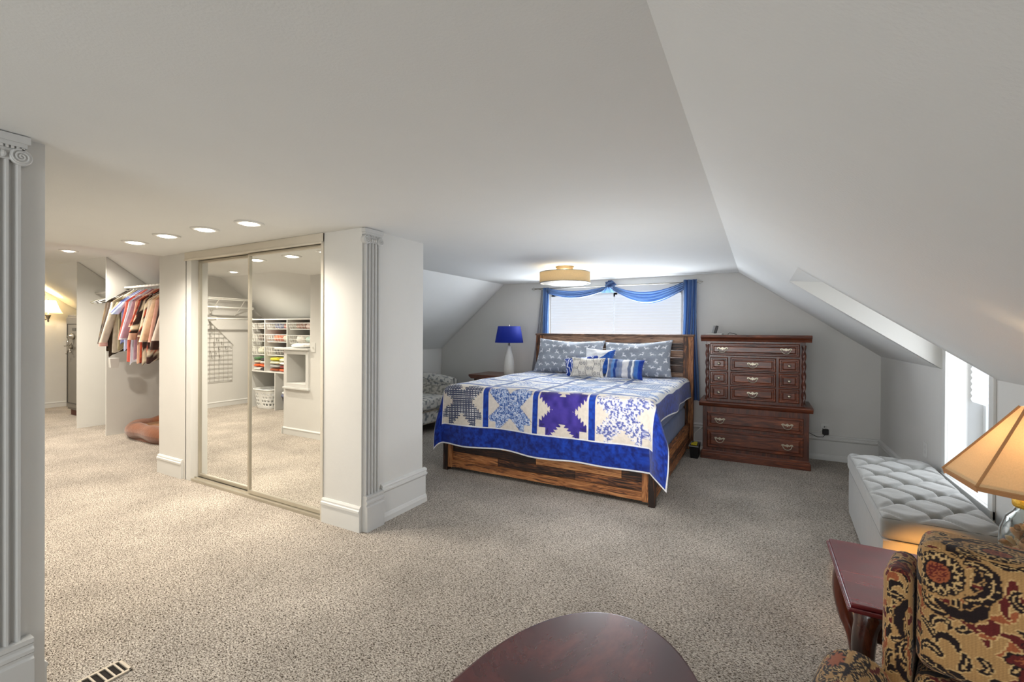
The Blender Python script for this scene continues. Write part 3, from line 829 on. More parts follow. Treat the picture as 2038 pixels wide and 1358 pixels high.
def handle(mb, cx, y, cz, s_=.95):
    """batwing plate with a swinging bail"""
    P = [(0, .020), (.008, .012), (.02, .006), (.034, .016), (.05, .014), (.056, .002), (.046, -.006), (.032, .0), (.02, -.008), (.010, -.006), (0, -.016)]
    P = P+[(-x, z) for x, z in P[::-1][1:-1]]
    mb.prism([(cx+x*s_, cz+z*s_) for x, z in P], 'y', y-.004, y)
    pts = [(cx+.040*s_*cos(a)*1.0, y-.012-.006*sin(-a), cz-.004+.036*s_*sin(a)) for a in [pi+pi*k/14 for k in range(15)]]
    mb.tube([(cx-.04*s_, y-.002, cz)]+pts+[(cx+.04*s_, y-.002, cz)], .0042*s_, 8)
    mb.sph((cx-.04*s_, y-.006, cz+.002), .007*s_, 10, 6); mb.sph((cx+.04*s_, y-.006, cz+.002), .007*s_, 10, 6)
def drawer(x0, x1, z0, z1, hs, y=yf, kind='h'):
    m = MB(); d = .016
    n = len(m.v)
    # raised panel front: outer slab, sloped edge, recessed frame, raised field
    m.box(x0, x1, y-.010, y+.002, z0, z1)
    def ring(a, b_, ya, yb_):
        o = len(m.v)
        for e, yy in ((a, ya), (b_, yb_)):
            m.v += [(x0+e, yy, z0+e), (x1-e, yy, z0+e), (x1-e, yy, z1-e), (x0+e, yy, z1-e)]
        for k in range(4): m._q((o+k, o+(k+1) % 4, o+4+(k+1) % 4, o+4+k))
        return o+4
    ring(.0, .009, y-.010, y-.020); ring(.009, .018, y-.020, y-.020); ring(.018, .024, y-.020, y-.012); ring(.024, .03, y-.012, y-.012)
    o = ring(.03, .042, y-.012, y-.022); m._q((o, o+1, o+2, o+3))
    dr = m.build('drawer', 'cherryx', t, rec=True)
    for hx in hs:
        k = MB()
        if kind == 'h': handle(k, hx, y-.0225, (z0+z1)/2+.006); k.build('handle', 'brass', dr, smooth=False)
        else:
            k.lathe(hx, (z0+z1)/2, [(.006, y-.021), (.006, y-.032), (.014, y-.04), (.016, y-.048), (.010, y-.055)], 16, ax='y'); k.build('knob', 'brass', dr, smooth=True)
    return dr
drawer(-.465, .352, 1.112, 1.243, (-.345, .235))
for k in range(3):
    z0 = .952-.152*k
    drawer(-.465, -.292, z0, z0+.142, (-.378,), kind='k'); drawer(-.268, .150, z0, z0+.142, (-.06,)); drawer(.174, .352, z0, z0+.142, (.263,), kind='k')
drawer(-.49, .388, .345, .505, (-.365, .25), y=yf-.02); drawer(-.49, .388, .125, .315, (-.365, .25), y=yf-.02)
# things on and beside the dresser
t = thing('wireless_speaker', 'small black and grey wedge device standing on the left of the dresser top', 'speaker', (-.44, 5.5, 1.33))
R = Matrix.Translation((-.44, 5.5, 1.345)) @ Matrix.Rotation(.25, 4, 'Y')
MB().box(-.030, -.004, -.03, .03, 0, .085, R).build('grille', mat('grey_mesh', S(150, 150, 150), .6, bump=.5, bscale=600), t, bevel=.004)
MB().box(-.004, .020, -.03, .03, 0, .09, R).build('housing', 'black', t, bevel=.004)
tag(MB().box(-.515, -.355, 5.40, 5.60, 1.33, 1.345).build('paper_stack', 'white', bevel=.002), 'flat white stack of papers on the left of the dresser top under the black device', 'papers')
tag(MB().tube([(-.30, 5.42, 1.335), (-.285, 5.43, 1.352), (-.25, 5.44, 1.348), (-.215, 5.44, 1.335)], .0032, 8).build('cable', 'black', smooth=True), 'short black cable curling on the dresser top', 'cable')
t = thing('waste_box', 'small black open box with yellow items on the floor between the bed and the dresser', 'box', (-.60, 5.30, 0))
m = MB(); m.frustum((-.645, -.572, 5.22, 5.40), 0, (-.66, -.566, 5.2, 5.42), .135); m.build('bin', 'black', t, bevel=.004)
m = MB(); m.box(-.663, -.563, 5.195, 5.205, .13, .14).box(-.663, -.563, 5.415, 5.425, .13, .14).box(-.663, -.655, 5.2, 5.42, .13, .14); m.build('rim', mat('grey_rim', S(130, 132, 134), .4), t)
t2 = tag(MB().box(-.645, -.585, 5.24, 5.30, .136, .155).box(-.63, -.59, 5.31, 5.38, .136, .150).build('packet', mat('yellow_packet', S(196, 178, 30), .5, var=.3), bevel=.006), 'yellow packet lying on top of the small black box beside the dresser', 'packet')
tag(MB().tube([(-.56, 5.45, .30), (-.60, 5.45, .26), (-.635, 5.45, .22), (-.64, 5.45, .16), (-.62, 5.45, .10), (-.60, 5.47, .02)], .004, 8).build('cable', 'wirew', smooth=True), 'white cord hanging between the bed and the left side of the dresser', 'cord')

# ================================================================ ceiling light
cx, cy = -1.83, 4.53
t = thing('ceiling_light', 'flush drum ceiling light with cream fabric shade above the bed', 'ceiling light', (cx, cy, H))
MB().lathe(cx, cy, [(.098, H), (.098, H-.008), (.09, H-.012), (.09, H-.03), (.03, H-.034), (.012, H-.05), (.012, H-.06)], 40).build('canopy', mat('satin_nickel_canopy', S(176, 158, 128), .35, metal=.8), t, smooth=True)
MB().lathe(cx, cy, [(.268, H-.065), (.268, H-.175), (.264, H-.175), (.264, H-.065)], 64, cap=False).build('shade', cloth_trans('cream_linen_shade', S(226, 206, 164), .3, bscale=120, emit=.10, var=.12), t, smooth=True)
m = MB(); m.lathe(cx, cy, [(.270, H-.062), (.270, H-.068), (.262, H-.068), (.262, H-.062)], 64, cap=False); m.lathe(cx, cy, [(.270, H-.172), (.270, H-.18), (.258, H-.18), (.258, H-.172)], 64, cap=False)
for k in range(3):
    a = k*2*pi/3+.4; m.tube([(cx, cy, H-.058), (cx+.264*cos(a), cy+.264*sin(a), H-.066)], .003, 6)
m.build('shade_ring', 'steel', t)
m = MB().lathe(cx, cy, [(.255, H-.172), (.2, H-.186), (.1, H-.194), (.0001, H-.197)], 48, cap=False)
m.build('diffuser', mat('crystal_diffuser', S(240, 236, 226), .3, emit=S(240, 226, 196), es=.3, bump=1., bscale=90, var=.3, vscale=60), t, smooth=True)
for k in range(2): MB().lathe(cx-.09+.18*k, cy, [(.02, H-.07), (.03, H-.10), (.02, H-.13)], 12).build('bulb', mat('drum_bulb', S(255, 230, 190), .5, emit=S(255, 220, 170), es=1.), t, smooth=True)

# ================================================================ curtains
rodY = 5.79
t = thing('curtain_rod', 'thin dark metal curtain rod with wire cage finials over the bed window', 'curtain rod', (-1.7, rodY, 1.95))
MB().tube([(-2.77, rodY, 1.955), (-.66, rodY, 1.955)], .007, 10).build('rod', 'steel', t, smooth=True)
for sx, x in ((-1, -2.78), (1, -.65)):
    m = MB()
    for k in range(4):
        a = k*pi/2; m.tube([(x, rodY, 1.955), (x+sx*.025, rodY+.022*cos(a), 1.955+.022*sin(a)), (x+sx*.06, rodY, 1.955)], .0028, 6)
    m.tube([(x-sx*.01, rodY, 1.955), (x+sx*.008, rodY, 1.955)], .011, 10); m.build('finial', 'steel', t)
    MB().tube([(x+sx*.0-sx*.04, rodY, 1.955), (x-sx*.04, YW-.001, 1.955)], .006, 8).build('bracket', 'steel', t)
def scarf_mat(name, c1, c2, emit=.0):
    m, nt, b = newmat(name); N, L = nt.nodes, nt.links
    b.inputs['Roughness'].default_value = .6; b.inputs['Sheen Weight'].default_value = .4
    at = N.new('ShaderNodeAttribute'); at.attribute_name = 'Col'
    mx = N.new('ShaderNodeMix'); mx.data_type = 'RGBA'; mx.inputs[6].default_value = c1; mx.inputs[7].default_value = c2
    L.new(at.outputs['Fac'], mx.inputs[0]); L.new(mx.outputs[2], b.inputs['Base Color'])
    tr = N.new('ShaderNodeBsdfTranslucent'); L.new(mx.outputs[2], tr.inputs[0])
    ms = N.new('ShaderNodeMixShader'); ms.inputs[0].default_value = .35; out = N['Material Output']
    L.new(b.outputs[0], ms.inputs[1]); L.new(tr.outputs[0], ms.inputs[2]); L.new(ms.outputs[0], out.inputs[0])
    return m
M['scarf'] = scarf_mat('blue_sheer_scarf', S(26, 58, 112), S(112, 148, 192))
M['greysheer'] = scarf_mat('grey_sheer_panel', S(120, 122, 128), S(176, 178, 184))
sc = thing('scarf_curtain', 'blue sheer scarf valance knotted in the middle and draped over the rod', 'curtain', (-1.7, rodY, 1.95))
def swag(xa, za, xb, zb, sag_t, sag_b, ha, hb, ph):
    def P(u, v):
        w = 1-(2*u-1)**2; w2 = w*(.75+.25*sin(pi*u))
        x = xa+(xb-xa)*u
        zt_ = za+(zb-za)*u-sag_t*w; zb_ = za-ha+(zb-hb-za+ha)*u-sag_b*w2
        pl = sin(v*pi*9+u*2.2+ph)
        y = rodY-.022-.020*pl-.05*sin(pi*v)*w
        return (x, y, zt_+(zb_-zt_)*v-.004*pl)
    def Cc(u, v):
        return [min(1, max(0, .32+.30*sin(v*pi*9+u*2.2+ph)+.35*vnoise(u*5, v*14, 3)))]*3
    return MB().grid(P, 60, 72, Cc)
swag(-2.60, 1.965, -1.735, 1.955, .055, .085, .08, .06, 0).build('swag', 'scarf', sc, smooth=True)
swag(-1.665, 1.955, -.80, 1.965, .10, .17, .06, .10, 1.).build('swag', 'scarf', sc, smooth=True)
def knot(u, v):
    a, b_ = 2*pi*u, pi*v
    r = .052*(1+.16*sin(3*a+5*b_)+.10*cos(5*a-4*b_))
    return (-1.70+1.25*r*sin(b_)*cos(a), rodY-.015+r*sin(b_)*sin(a), 1.965+.95*r*cos(b_))
MB().grid(knot, 48, 32, lambda u, v: [max(0, .2+.35*sin(3*2*pi*u+5*pi*v))]*3, wrapu=True).build('knot', 'scarf', sc, smooth=True)
MB().grid(lambda u, v: (-1.72+(u-.5)*(.06+.12*v), rodY-.055-.008*sin(u*18), 1.93-.07*v), 20, 6, lambda u, v: [.8]*3).build('knot_tail', 'scarf', sc, smooth=True)
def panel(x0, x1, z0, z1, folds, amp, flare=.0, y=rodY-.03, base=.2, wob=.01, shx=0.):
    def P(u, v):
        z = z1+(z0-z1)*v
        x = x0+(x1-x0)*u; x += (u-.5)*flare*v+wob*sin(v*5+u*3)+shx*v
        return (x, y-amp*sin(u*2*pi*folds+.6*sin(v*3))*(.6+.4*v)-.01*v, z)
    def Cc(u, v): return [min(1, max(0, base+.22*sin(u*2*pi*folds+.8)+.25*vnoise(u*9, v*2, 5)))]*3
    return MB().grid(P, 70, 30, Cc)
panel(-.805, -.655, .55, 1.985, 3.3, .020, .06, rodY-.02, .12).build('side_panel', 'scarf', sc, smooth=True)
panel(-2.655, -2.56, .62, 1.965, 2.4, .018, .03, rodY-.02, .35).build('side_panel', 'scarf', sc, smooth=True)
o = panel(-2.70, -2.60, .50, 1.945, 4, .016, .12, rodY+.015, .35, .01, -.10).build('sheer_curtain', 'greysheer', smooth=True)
tag(o, 'grey sheer curtain panel hanging at the left end of the rod behind the lamp', 'curtain')
# ================================================================ tufted storage bench
velvet = mat('grey_velvet', S(134, 134, 130), .75, bump=.15, bscale=30, var=.12, vscale=7, sheen=.5)
t = thing('storage_bench', 'long grey velvet storage bench with a button-tufted lid under the dormer window', 'bench', (.795, 3.53, 0), .04)
t.rotation_euler = (0, 0, -.04)
def soft(mb, x0, x1, y0, y1, z0, z1, r, st=.03, cfn=None, T=None, disp=None):
    """upholstered box: every face a grid, edges rolled with radius r"""
    def rnd_(p, nrm):
        q = Vector((min(max(p[0], x0+r), x1-r), min(max(p[1], y0+r), y1-r), min(max(p[2], z0+r), z1-r)))
        d = Vector(p)-q
        if d.length > 1e-9: p = q+d.normalized()*r
        else: p = Vector(p)
        if disp: p = p+Vector(nrm)*disp(p, nrm)
        return tuple(T @ p) if T else tuple(p)
    for ax, sg in ((0, 1), (0, -1), (1, 1), (1, -1), (2, 1), (2, -1)):
        lo, hi = [x0, y0, z0], [x1, y1, z1]
        a, b_ = [i for i in range(3) if i != ax]
        nu = max(2, int((hi[a]-lo[a])/st)); nv = max(2, int((hi[b_]-lo[b_])/st))
        nrm = [0, 0, 0]; nrm[ax] = sg
        def fn(u, v, ax=ax, a=a, b_=b_, sg=sg, nrm=nrm, lo=lo, hi=hi):
            p = [0, 0, 0]; p[ax] = hi[ax] if sg > 0 else lo[ax]; p[a] = lo[a]+(hi[a]-lo[a])*u; p[b_] = lo[b_]+(hi[b_]-lo[b_])*v
            return rnd_(p, nrm)
        cf = None
        if cfn:
            def cf(u, v, a=a, b_=b_, ax=ax, lo=lo, hi=hi): return cfn(ax, lo[a]+(hi[a]-lo[a])*u, lo[b_]+(hi[b_]-lo[b_])*v)
        mb.grid(fn, nu, nv, cf)
    return mb
BT = Matrix.Translation((.795, 3.53, 0)) @ Matrix.Rotation(-.04, 4, 'Z')
hw, hl = .235, .69
soft(MB(), -hw+.006, hw-.006, -hl+.006, hl-.006, .012, .335, .015, .05, T=BT).build('bench_body', velvet, t, smooth=True)
def tuft(p, nrm):
    if nrm[2] <= 0: return 0.
    ed = min(hw-abs(p[0]), hl-abs(p[1]))
    k = min(1, max(0, ed/.05))
    sx_, sy_ = .118, .142
    u, v = p[0]/sx_, p[1]/sy_
    i, j = round(u), round(v); best = 9
    for ii in (i-1, i, i+1):
        for jj in (j-1, j, j+1):
            if (ii+jj) % 2 == 0 and abs(ii) <= 1 and abs(jj) <= 4: best = min(best, hypot(p[0]-ii*sx_, p[1]-jj*sy_))
    s1 = abs(((u+v)/2) % 1); s1 = min(s1, 1-s1)*2*sx_*.7; s2 = abs(((u-v)/2) % 1); s2 = min(s2, 1-s2)*2*sx_*.7
    return k*(.012-.040*math.exp(-(best/.026)**2)-.018*math.exp(-(s1/.011)**2)-.018*math.exp(-(s2/.011)**2))+.008*(vnoise(p[0]*14, p[1]*14, 8)-.5)*k
soft(MB(), -hw, hw, -hl, hl, .338, .452, .028, .009, T=BT, disp=tuft).build('bench_lid', velvet, t, smooth=True)
for i in (-1, 0, 1):
    for j in range(-4, 5):
        if (i+j) % 2 == 0:
            p = BT @ Vector((i*.118, j*.142, .452-.018)); MB().sph(tuple(p), .009, 12, 8, (1, 1, .5)).build('tuft_button', velvet, t, smooth=True)
for sx in (-1, 1):
    for sy in (-1, 1): p = BT @ Vector((sx*(hw-.05), sy*(hl-.06), 0)); MB().lathe(p.x, p.y, [(.018, 0), (.02, .014)], 12).build('bench_foot', 'black', t)

# ================================================================ cherry side table
cherry = [(0., S(72, 16, 22)), (.5, S(110, 32, 40)), (1., S(146, 60, 62))]
M['mahog'] = wood('mahogany_gloss', cherry, (1.5, 9, 9), 1.6, .22, coat=.6, bump=.04, dist=1.)
M['mahogd'] = wood('mahogany_dark_gloss', [(0.25, S(34, 12, 8)), (.5, S(70, 28, 18)), (.75, S(104, 46, 28))], (6, 6, 1.2), 1.6, .22, coat=.6, bump=.04, dist=1.)
def cabriole(x, y, z1, dx, dy, s_=1.):
    m = MB(); pts, rs = [], []
    for k in range(23):
        u = k/22; z = z1*(1-u)
        off = .030*sin(pi*min(1, u*1.9))*(1-.6*u)-.020*sin(pi*max(0, (u-.45)/.55))+.016*max(0, (u-.86)/.14)
        r = (.030-.014*min(1, u/.75))*s_+.006*max(0, (u-.86)/.14)*s_
        if u < .06: r = .034*s_
        pts.append((x+dx*off*s_, y+dy*off*s_, z)); rs.append(r)
    m.tube(pts, rs, 14)
    return m
tx0, tx1, ty0, ty1, tz = .245, .90, 1.68, 2.17, .55
t = thing('side_table', 'glossy cherry wood side table with curved legs holding the jar lamp', 'side table', ((tx0+tx1)/2, (ty0+ty1)/2, 0))
m = MB()
for r, a, b_ in ((0, tz-.012, tz), (-.008, tz-.024, tz-.012), (.006, tz-.032, tz-.024)):
    m.box(tx0+r, tx1-r, ty0+r, ty1-r, a, b_)
m.build('table_top', 'mahog', t, bevel=.004)
MB().box(tx0+.05, tx1-.05, ty0+.05, ty1-.05, tz-.13, tz-.032).build('apron', 'mahogd', t, bevel=.004)
for sx, x in ((-1, tx0+.06), (1, tx1-.06)):
    for sy, y in ((-1, ty0+.06), (1, ty1-.06)):
        cabriole(x, y, tz-.034, sx*.8, sy*.8, 1.15).build('leg', 'mahogd', t, smooth=True)

# ================================================================ jar lamp
cx, cy = .74, 1.98
t = thing('table_lamp', 'table lamp with a tan six-sided pagoda shade on a glass jar of shells', 'lamp', (cx, cy, tz))
glass = mat('clear_glass', S(235, 240, 238), .02, trans=1., ior=1.3)
J = [(.055, .552), (.068, .56), (.076, .60), (.077, .70), (.073, .75), (.060, .79), (.045, .808), (.040, .825), (.044, .83)]
m = MB().lathe(cx, cy, J+[(r-.004, z) for r, z in J[::-1]], 48, cap=False); m.build('jar', glass, t, smooth=True)
MB().lathe(cx, cy, [(.045, .826), (.047, .832), (.047, .85), (.043, .857), (.02, .86)], 40).build('lid', mat('yellow_tin_lid', S(206, 176, 60), .35, metal=.4, bump=.3, bscale=150, var=.2, vscale=80), t, smooth=True)
rn = random.Random(5)
shm = vcol('sea_shells', .5, .2, 200)
m = MB()
for k in range(300):
    a = rn.uniform(0, 2*pi); z = rn.uniform(.575, .77); rr = rn.uniform(.01, .062)*(1 if z < .72 else .7); m.col = None
    c = rn.choice([(226, 208, 172), (208, 186, 146), (188, 160, 122), (236, 226, 204), (160, 128, 100), (214, 176, 138)])
    m.col = S(*c)[:3]; ln = rn.uniform(.012, .024)
    ax = Vector((rn.uniform(-1, 1), rn.uniform(-1, 1), rn.uniform(-.6, .6))).normalized(); p = Vector((cx+rr*cos(a), cy+rr*sin(a), z))
    pts = [p+ax*ln*(q-.5)*2 for q in (0, .3, .6, 1)]; pts = [pp+Vector((0, 0, .004*sin(i_*1.5))) for i_, pp in enumerate(pts)]
    m.tube(pts, [.002, .0095, .0075, .002], 7)
so = m.build('shells', shm, None, smooth=True)
tag(so, 'pile of pale sea shells filling the glass jar of the lamp', 'shells', kind='stuff')
m = MB().lathe(cx, cy, [(.006, .858), (.006, 1.12)], 10); m.build('stem', 'brass', t)
shade_m = cloth_trans('tan_paper_shade', S(214, 182, 138), .22, bscale=260, emit=.10, var=.10)
RB, RT, ZB, ZT = .205, .030, .90, 1.135
def hexpt(k, r): a = radians(156+60*k); return (cx+r*cos(a), cy+r*sin(a))
m = MB()
for k in range(6):
    def P(u, v, k=k):
        a = hexpt(k, 1); b_ = hexpt(k+1, 1)
        w = v; r = RB+(RT-RB)*(1.04*w-.04*w*w); z = ZB+(ZT-ZB)*w
        x = cx+((a[0]-cx)*(1-u)+(b_[0]-cx)*u)*r; y = cy+((a[1]-cy)*(1-u)+(b_[1]-cy)*u)*r
        return (x, y, z)
    m.grid(P, 6, 12)
m.build('shade', shade_m, t)
band = cloth_trans('shade_binding', S(186, 140, 96), .15, bscale=300, emit=.02)
m = MB()
for k in range(6):
    a, b_ = hexpt(k, RB+.001), hexpt(k+1, RB+.001); a2, b2 = hexpt(k, RB-.012), hexpt(k+1, RB-.012)
    o = len(m.v); m.v += [(a[0], a[1], ZB-.002), (b_[0], b_[1], ZB-.002), (b2[0], b2[1], ZB+.011), (a2[0], a2[1], ZB+.011)]
    m._q((o, o+1, o+2, o+3))
    a3, b3 = hexpt(k, RB-.003), hexpt(k+1, RB-.003)
    o = len(m.v); m.v += [(a[0], a[1], ZB-.002), (b_[0], b_[1], ZB-.002), (b3[0], b3[1], ZB-.017), (a3[0], a3[1], ZB-.012)]; m._q((o, o+1, o+2, o+3))
m.build('shade_rim', band, t, solid=.002)
m = MB()
for k in range(6):
    pts = []
    for i in range(8):
        v = i/7; r = (RB+(RT-RB)*(1.04*v-.04*v*v))+.0015; p = hexpt(k, r); pts.append((p[0], p[1], ZB+(ZT-ZB)*v))
    m.tube(pts, .0042, 6)
m.build('shade_rib', band, t)
MB().sph((cx, cy, .985), .028, 16, 12).build('bulb', mat('warm_bulb', S(255, 190, 110), .5, emit=S(255, 190, 110), es=8.), t, smooth=True)

# ================================================================ tapestry fabric
TS = 700
TAP = np.zeros((TS, TS), dtype=np.uint8)      # 0 ground
yy_, xx_ = np.mgrid[0:TS, 0:TS]
def disk(x, y, r, c):
    for ox in (-TS, 0, TS):
        for oy in (-TS, 0, TS):
            X, Y = x+ox, y+oy
            if X+r < 0 or X-r > TS or Y+r < 0 or Y-r > TS: continue
            x0, x1, y0, y1 = max(0, int(X-r-1)), min(TS, int(X+r+2)), max(0, int(Y-r-1)), min(TS, int(Y+r+2))
            sub = (xx_[y0:y1, x0:x1]-X)**2+(yy_[y0:y1, x0:x1]-Y)**2 <= r*r
            TAP[y0:y1, x0:x1][sub] = c
def leaf(x, y, ang, L_, W, curl, c, oc=None, lobes=5, vein=None):
    pts = []; a = ang; px, py = x, y; n = int(L_/2)
    for i in range(n):
        u = i/n; pts.append((px, py, a, u)); a += curl/n*(1+1.5*u); px += 2*cos(a); py += 2*sin(a)
    def rad(u): return W*(max(0, sin(pi*u**.8))**.8)*(.55+.45*abs(sin(lobes*pi*u)))+1.5
    if oc is not None:
        for p in pts: disk(p[0], p[1], rad(p[3])+2.2, oc)
    for p in pts: disk(p[0], p[1], rad(p[3]), c)
    if vein is not None:
        for p in pts[4:-6]: disk(p[0], p[1], 1.6, vein)
        for p in pts[6:-8:9]:
            for s_ in (-1, 1):
                for q in range(int(rad(p[3])*.8)): disk(p[0]+q*cos(p[2]+s_*.9), p[1]+q*sin(p[2]+s_*.9), 1.1, vein)
rt = random.Random(12)
for gi in range(17):
    for gj in range(17):
        x, y = gi*41.2+rt.uniform(-12, 12), gj*41.2+rt.uniform(-12, 12)
        a = 1.2*sin(gi*.9)+1.5*cos(gj*.8)+rt.uniform(-.6, .6)
        k = rt.choice([1, 1, 1, 1, 2, 3])
        leaf(x, y, a, rt.uniform(52, 88), rt.uniform(7, 12), rt.choice([-1, 1])*rt.uniform(.8, 2.6), k, 4, 5, 4 if k == 1 and rt.random() < .6 else None)
for (x, y, s_) in ((120, 170, 1), (470, 520, -1), (470, 130, -1), (120, 520, 1)):
    for k in range(8):
        a = k*2*pi/8+rt.uniform(-.2, .2)
        leaf(x+66*cos(a), y+66*sin(a), a+.8*s_, rt.uniform(120, 190), rt.uniform(10, 15), s_*rt.uniform(1.4, 3.0), 1, 0, 6, 4 if k % 2 else None)
for (x, y) in ((300, 330), (640, 330), (300, 20), (640, 670)):
    for k in range(6):
        leaf(x, y, k*1.05+.5, 62, 13, .8, 2, 1, 5, 3)
for (x, y) in ((120, 170), (470, 520)):
    disk(x, y, 62, 0)
for (x, y) in ((120, 170), (470, 520)):
    for k in range(14):
        a = k*2*pi/14; disk(x+42*cos(a), y+42*sin(a), 14, 1)
    for k in range(14):
        a = k*2*pi/14; disk(x+44*cos(a), y+44*sin(a), 9, 4); disk(x+46*cos(a), y+46*sin(a), 6, 1); disk(x+34*cos(a), y+34*sin(a), 3, 4)
    disk(x, y, 30, 1); disk(x, y, 25, 3)
    for q in range(60): disk(x+21*cos(q*2.4)*sqrt(q/60), y+21*sin(q*2.4)*sqrt(q/60), 2., 2)
for (x, y) in ((470, 130), (120, 520)):
    disk(x, y, 40, 1); disk(x, y, 30, 2)
    for k in range(9):
        a = k*.7; leaf(x, y, a, 40, 8, .5, 3, None, 3)
TC = [S(170, 132, 84)[:3], S(30, 19, 20)[:3], S(92, 30, 28)[:3], S(152, 84, 52)[:3], S(200, 166, 114)[:3]]
def tap(x, y):
    i, j = int(x*1150) % TS, int(y*1150) % TS
    c = TC[TAP[j, i]]
    k = .86+.28*(int(x*400) % 2)*.5+.12*(int((x+y)*330) % 2)
    return (c[0]*k, c[1]*k, c[2]*k)
M['tapestry'] = vcol('floral_tapestry', .85, .35, 420., .1)
CT = Matrix.Translation((.345, 1.50, 0)) @ Matrix.Rotation(radians(-17), 4, 'Z')
arm = thing('armchair', 'armchair upholstered in gold, black and burgundy floral tapestry, back cushion standing high', 'armchair', (.345, 1.5, 0), radians(-17))
def cf(off=0., ob=None):
    def f(ax, a, b_): return tap(a+off+ax*.21, b_+(off*.7 if ob is None else ob))
    return f
bulge = lambda d, x0, x1, z0, z1: (lambda p, n: d*max(0, 1-((p[0]-(x0+x1)/2)/((x1-x0)/2))**2)*max(0, 1-((p[2]-(z0+z1)/2)/((z1-z0)/2))**2) if n[1] else 0.)
W_ = .50
LT = CT @ Matrix.Translation((0, 0, .5)) @ Matrix.Rotation(radians(-5), 4, 'X') @ Matrix.Translation((0, 0, -.5))
soft(MB(), .015, W_, -.16, .02, .58, .868, .035, .0028, cf(-.156, -.053), LT, bulge(.03, .015, W_, .58, .868)).build('back_cushion', 'tapestry', arm, smooth=True)
soft(MB(), .015, W_, -.17, .02, .30, .573, .03, .003, cf(.3), LT, bulge(.03, .015, W_, .3, .573)).build('lumbar_cushion', 'tapestry', arm, smooth=True)
soft(MB(), -.045, .010, -.15, .05, .10, .785, .028, .0028, cf(.14), LT).build('back_wing', 'tapestry', arm, smooth=True)
soft(MB(), W_+.005, W_+.06, -.15, .05, .10, .785, .035, .006, cf(.4), LT).build('back_wing', 'tapestry', arm, smooth=True)
soft(MB(), .0, W_, .03, .085, .06, .76, .02, .012, cf(.2), LT).build('back_shell', 'tapestry', arm, smooth=True)
def pipe(mb, x0, x1, z0, z1, y, r=.005):
    q = [(x0+.03, y, z1), (x1-.03, y, z1), (x1-.006, y, z1-.01), (x1, y, z1-.03), (x1, y, z0+.03), (x1-.006, y, z0+.01), (x1-.03, y, z0), (x0+.03, y, z0), (x0+.006, y, z0+.01), (x0, y, z0+.03), (x0, y, z1-.03), (x0+.006, y, z1-.01)]
    mb.tube([tuple(LT @ Vector(p)) for p in q], r, 8, closed=True)
wm_ = mat('black_piping', S(40, 26, 26), .7, var=.4, vscale=120)
m = MB(); pipe(m, .02, W_-.004, .587, .862, -.132); pipe(m, .02, W_-.004, .587, .862, -.02); m.build('piping', wm_, arm, smooth=True)
def arm_bm(x0, x1, off):
    m = MB()
    def P(u, v):
        y = -.235-.33*v; a = -pi*.25+u*(pi*1.5)
        cxm = (x0+x1)/2; r = (x1-x0)/2
        # section: straight sides, rolled top
        if u < .2: k = u/.2; p = (x0+.015, .08+.40*k)
        elif u > .8: k = (u-.8)/.2; p = (x1-.015, .48-.40*k)
        else: t_ = (u-.2)/.6*pi; p = (cxm-r*cos(t_), .52+.115*max(0, sin(t_))**.8)
        ed = 1-max(0, (abs(v-.5)-.44)/.06)**2*.25
        return tuple(CT @ Vector((cxm+(p[0]-cxm)*ed, y, .08+(p[1]-.08)*(ed*.15+.85))))
    m.grid(P, 150, 110, lambda u, v: tap(u*.75+off, v*.33+off*.5))
    for v in (0., 1.):
        o = len(m.v); n = 60; pc = CT @ Vector(((x0+x1)/2, -.235-.33*v, .3)); m.v.append(tuple(pc)); m.vc[o] = tap(.1, .1)
        for i in range(n+1): q = P(i/n, v); m.v.append(q); m.vc[o+1+i] = tap(q[0], q[2])
        for i in range(n): m._q((o, o+1+i, o+2+i))
    return m
arm_bm(-.15, .005, .1).build('arm', 'tapestry', arm, smooth=True)
arm_bm(W_-.005, W_+.17, .5).build('arm', 'tapestry', arm, smooth=True)
soft(MB(), .012, W_-.012, -.56, -.175, .30, .44, .035, .006, cf(.33), CT).build('seat_cushion', 'tapestry', arm, smooth=True)
soft(MB(), -.06, W_+.06, -.545, .0, .09, .298, .02, .015, cf(.1), CT).build('seat_base', 'tapestry', arm, smooth=True)
for x, y in ((-.03, -.5), (W_+.03, -.5), (-.03, .02), (W_+.03, .02)):
    p = CT @ Vector((x, y, 0)); MB().lathe(p.x, p.y, [(.016, 0), (.024, .03), (.028, .09)], 14).build('leg', 'mahogd', arm, smooth=True)

# ================================================================ oval coffee table
cx, cy, az, bz = -.37, .85, .335, .60
t = thing('coffee_table', 'oval mahogany coffee table with a glossy scuffed top in the foreground', 'coffee table', (cx, cy, 0))
M['oval'] = wood('scuffed_mahogany', [(0., S(50, 16, 17)), (.4, S(74, 26, 26)), (.65, S(92, 36, 32)), (1., S(118, 54, 44))], (2.6, 1.2, 2), 1.5, .27, coat=.5, bump=.05, dist=1.5)
m = MB(); n = 96
prof = [(.90, .415), (.965, .42), (.985, .428), (.985, .434), (.998, .438), (1., .443), (.992, .4485), (.975, .45)]
o = 0
for k, z in prof:
    for i in range(n): a = 2*pi*i/n; m.v.append((cx+(az-(1-k)*.33)*cos(a), cy+(bz-(1-k)*.33)*sin(a), z))
for j in range(len(prof)-1):
    for i in range(n): m._q((j*n+i, j*n+(i+1) % n, (j+1)*n+(i+1) % n, (j+1)*n+i))
m._q(range(n)); m._q(range((len(prof)-1)*n, len(prof)*n))
m.build('table_top', 'oval', t)
m = MB(); n = 64
for z in (.335, .416):
    for i in range(n): a = 2*pi*i/n; m.v.append((cx+.25*cos(a), cy+.50*sin(a), z))
for i in range(n): m._q((i, (i+1) % n, n+(i+1) % n, n+i))
m._q(range(n)); m._q(range(n, 2*n)); m.build('apron', 'mahogd', t)
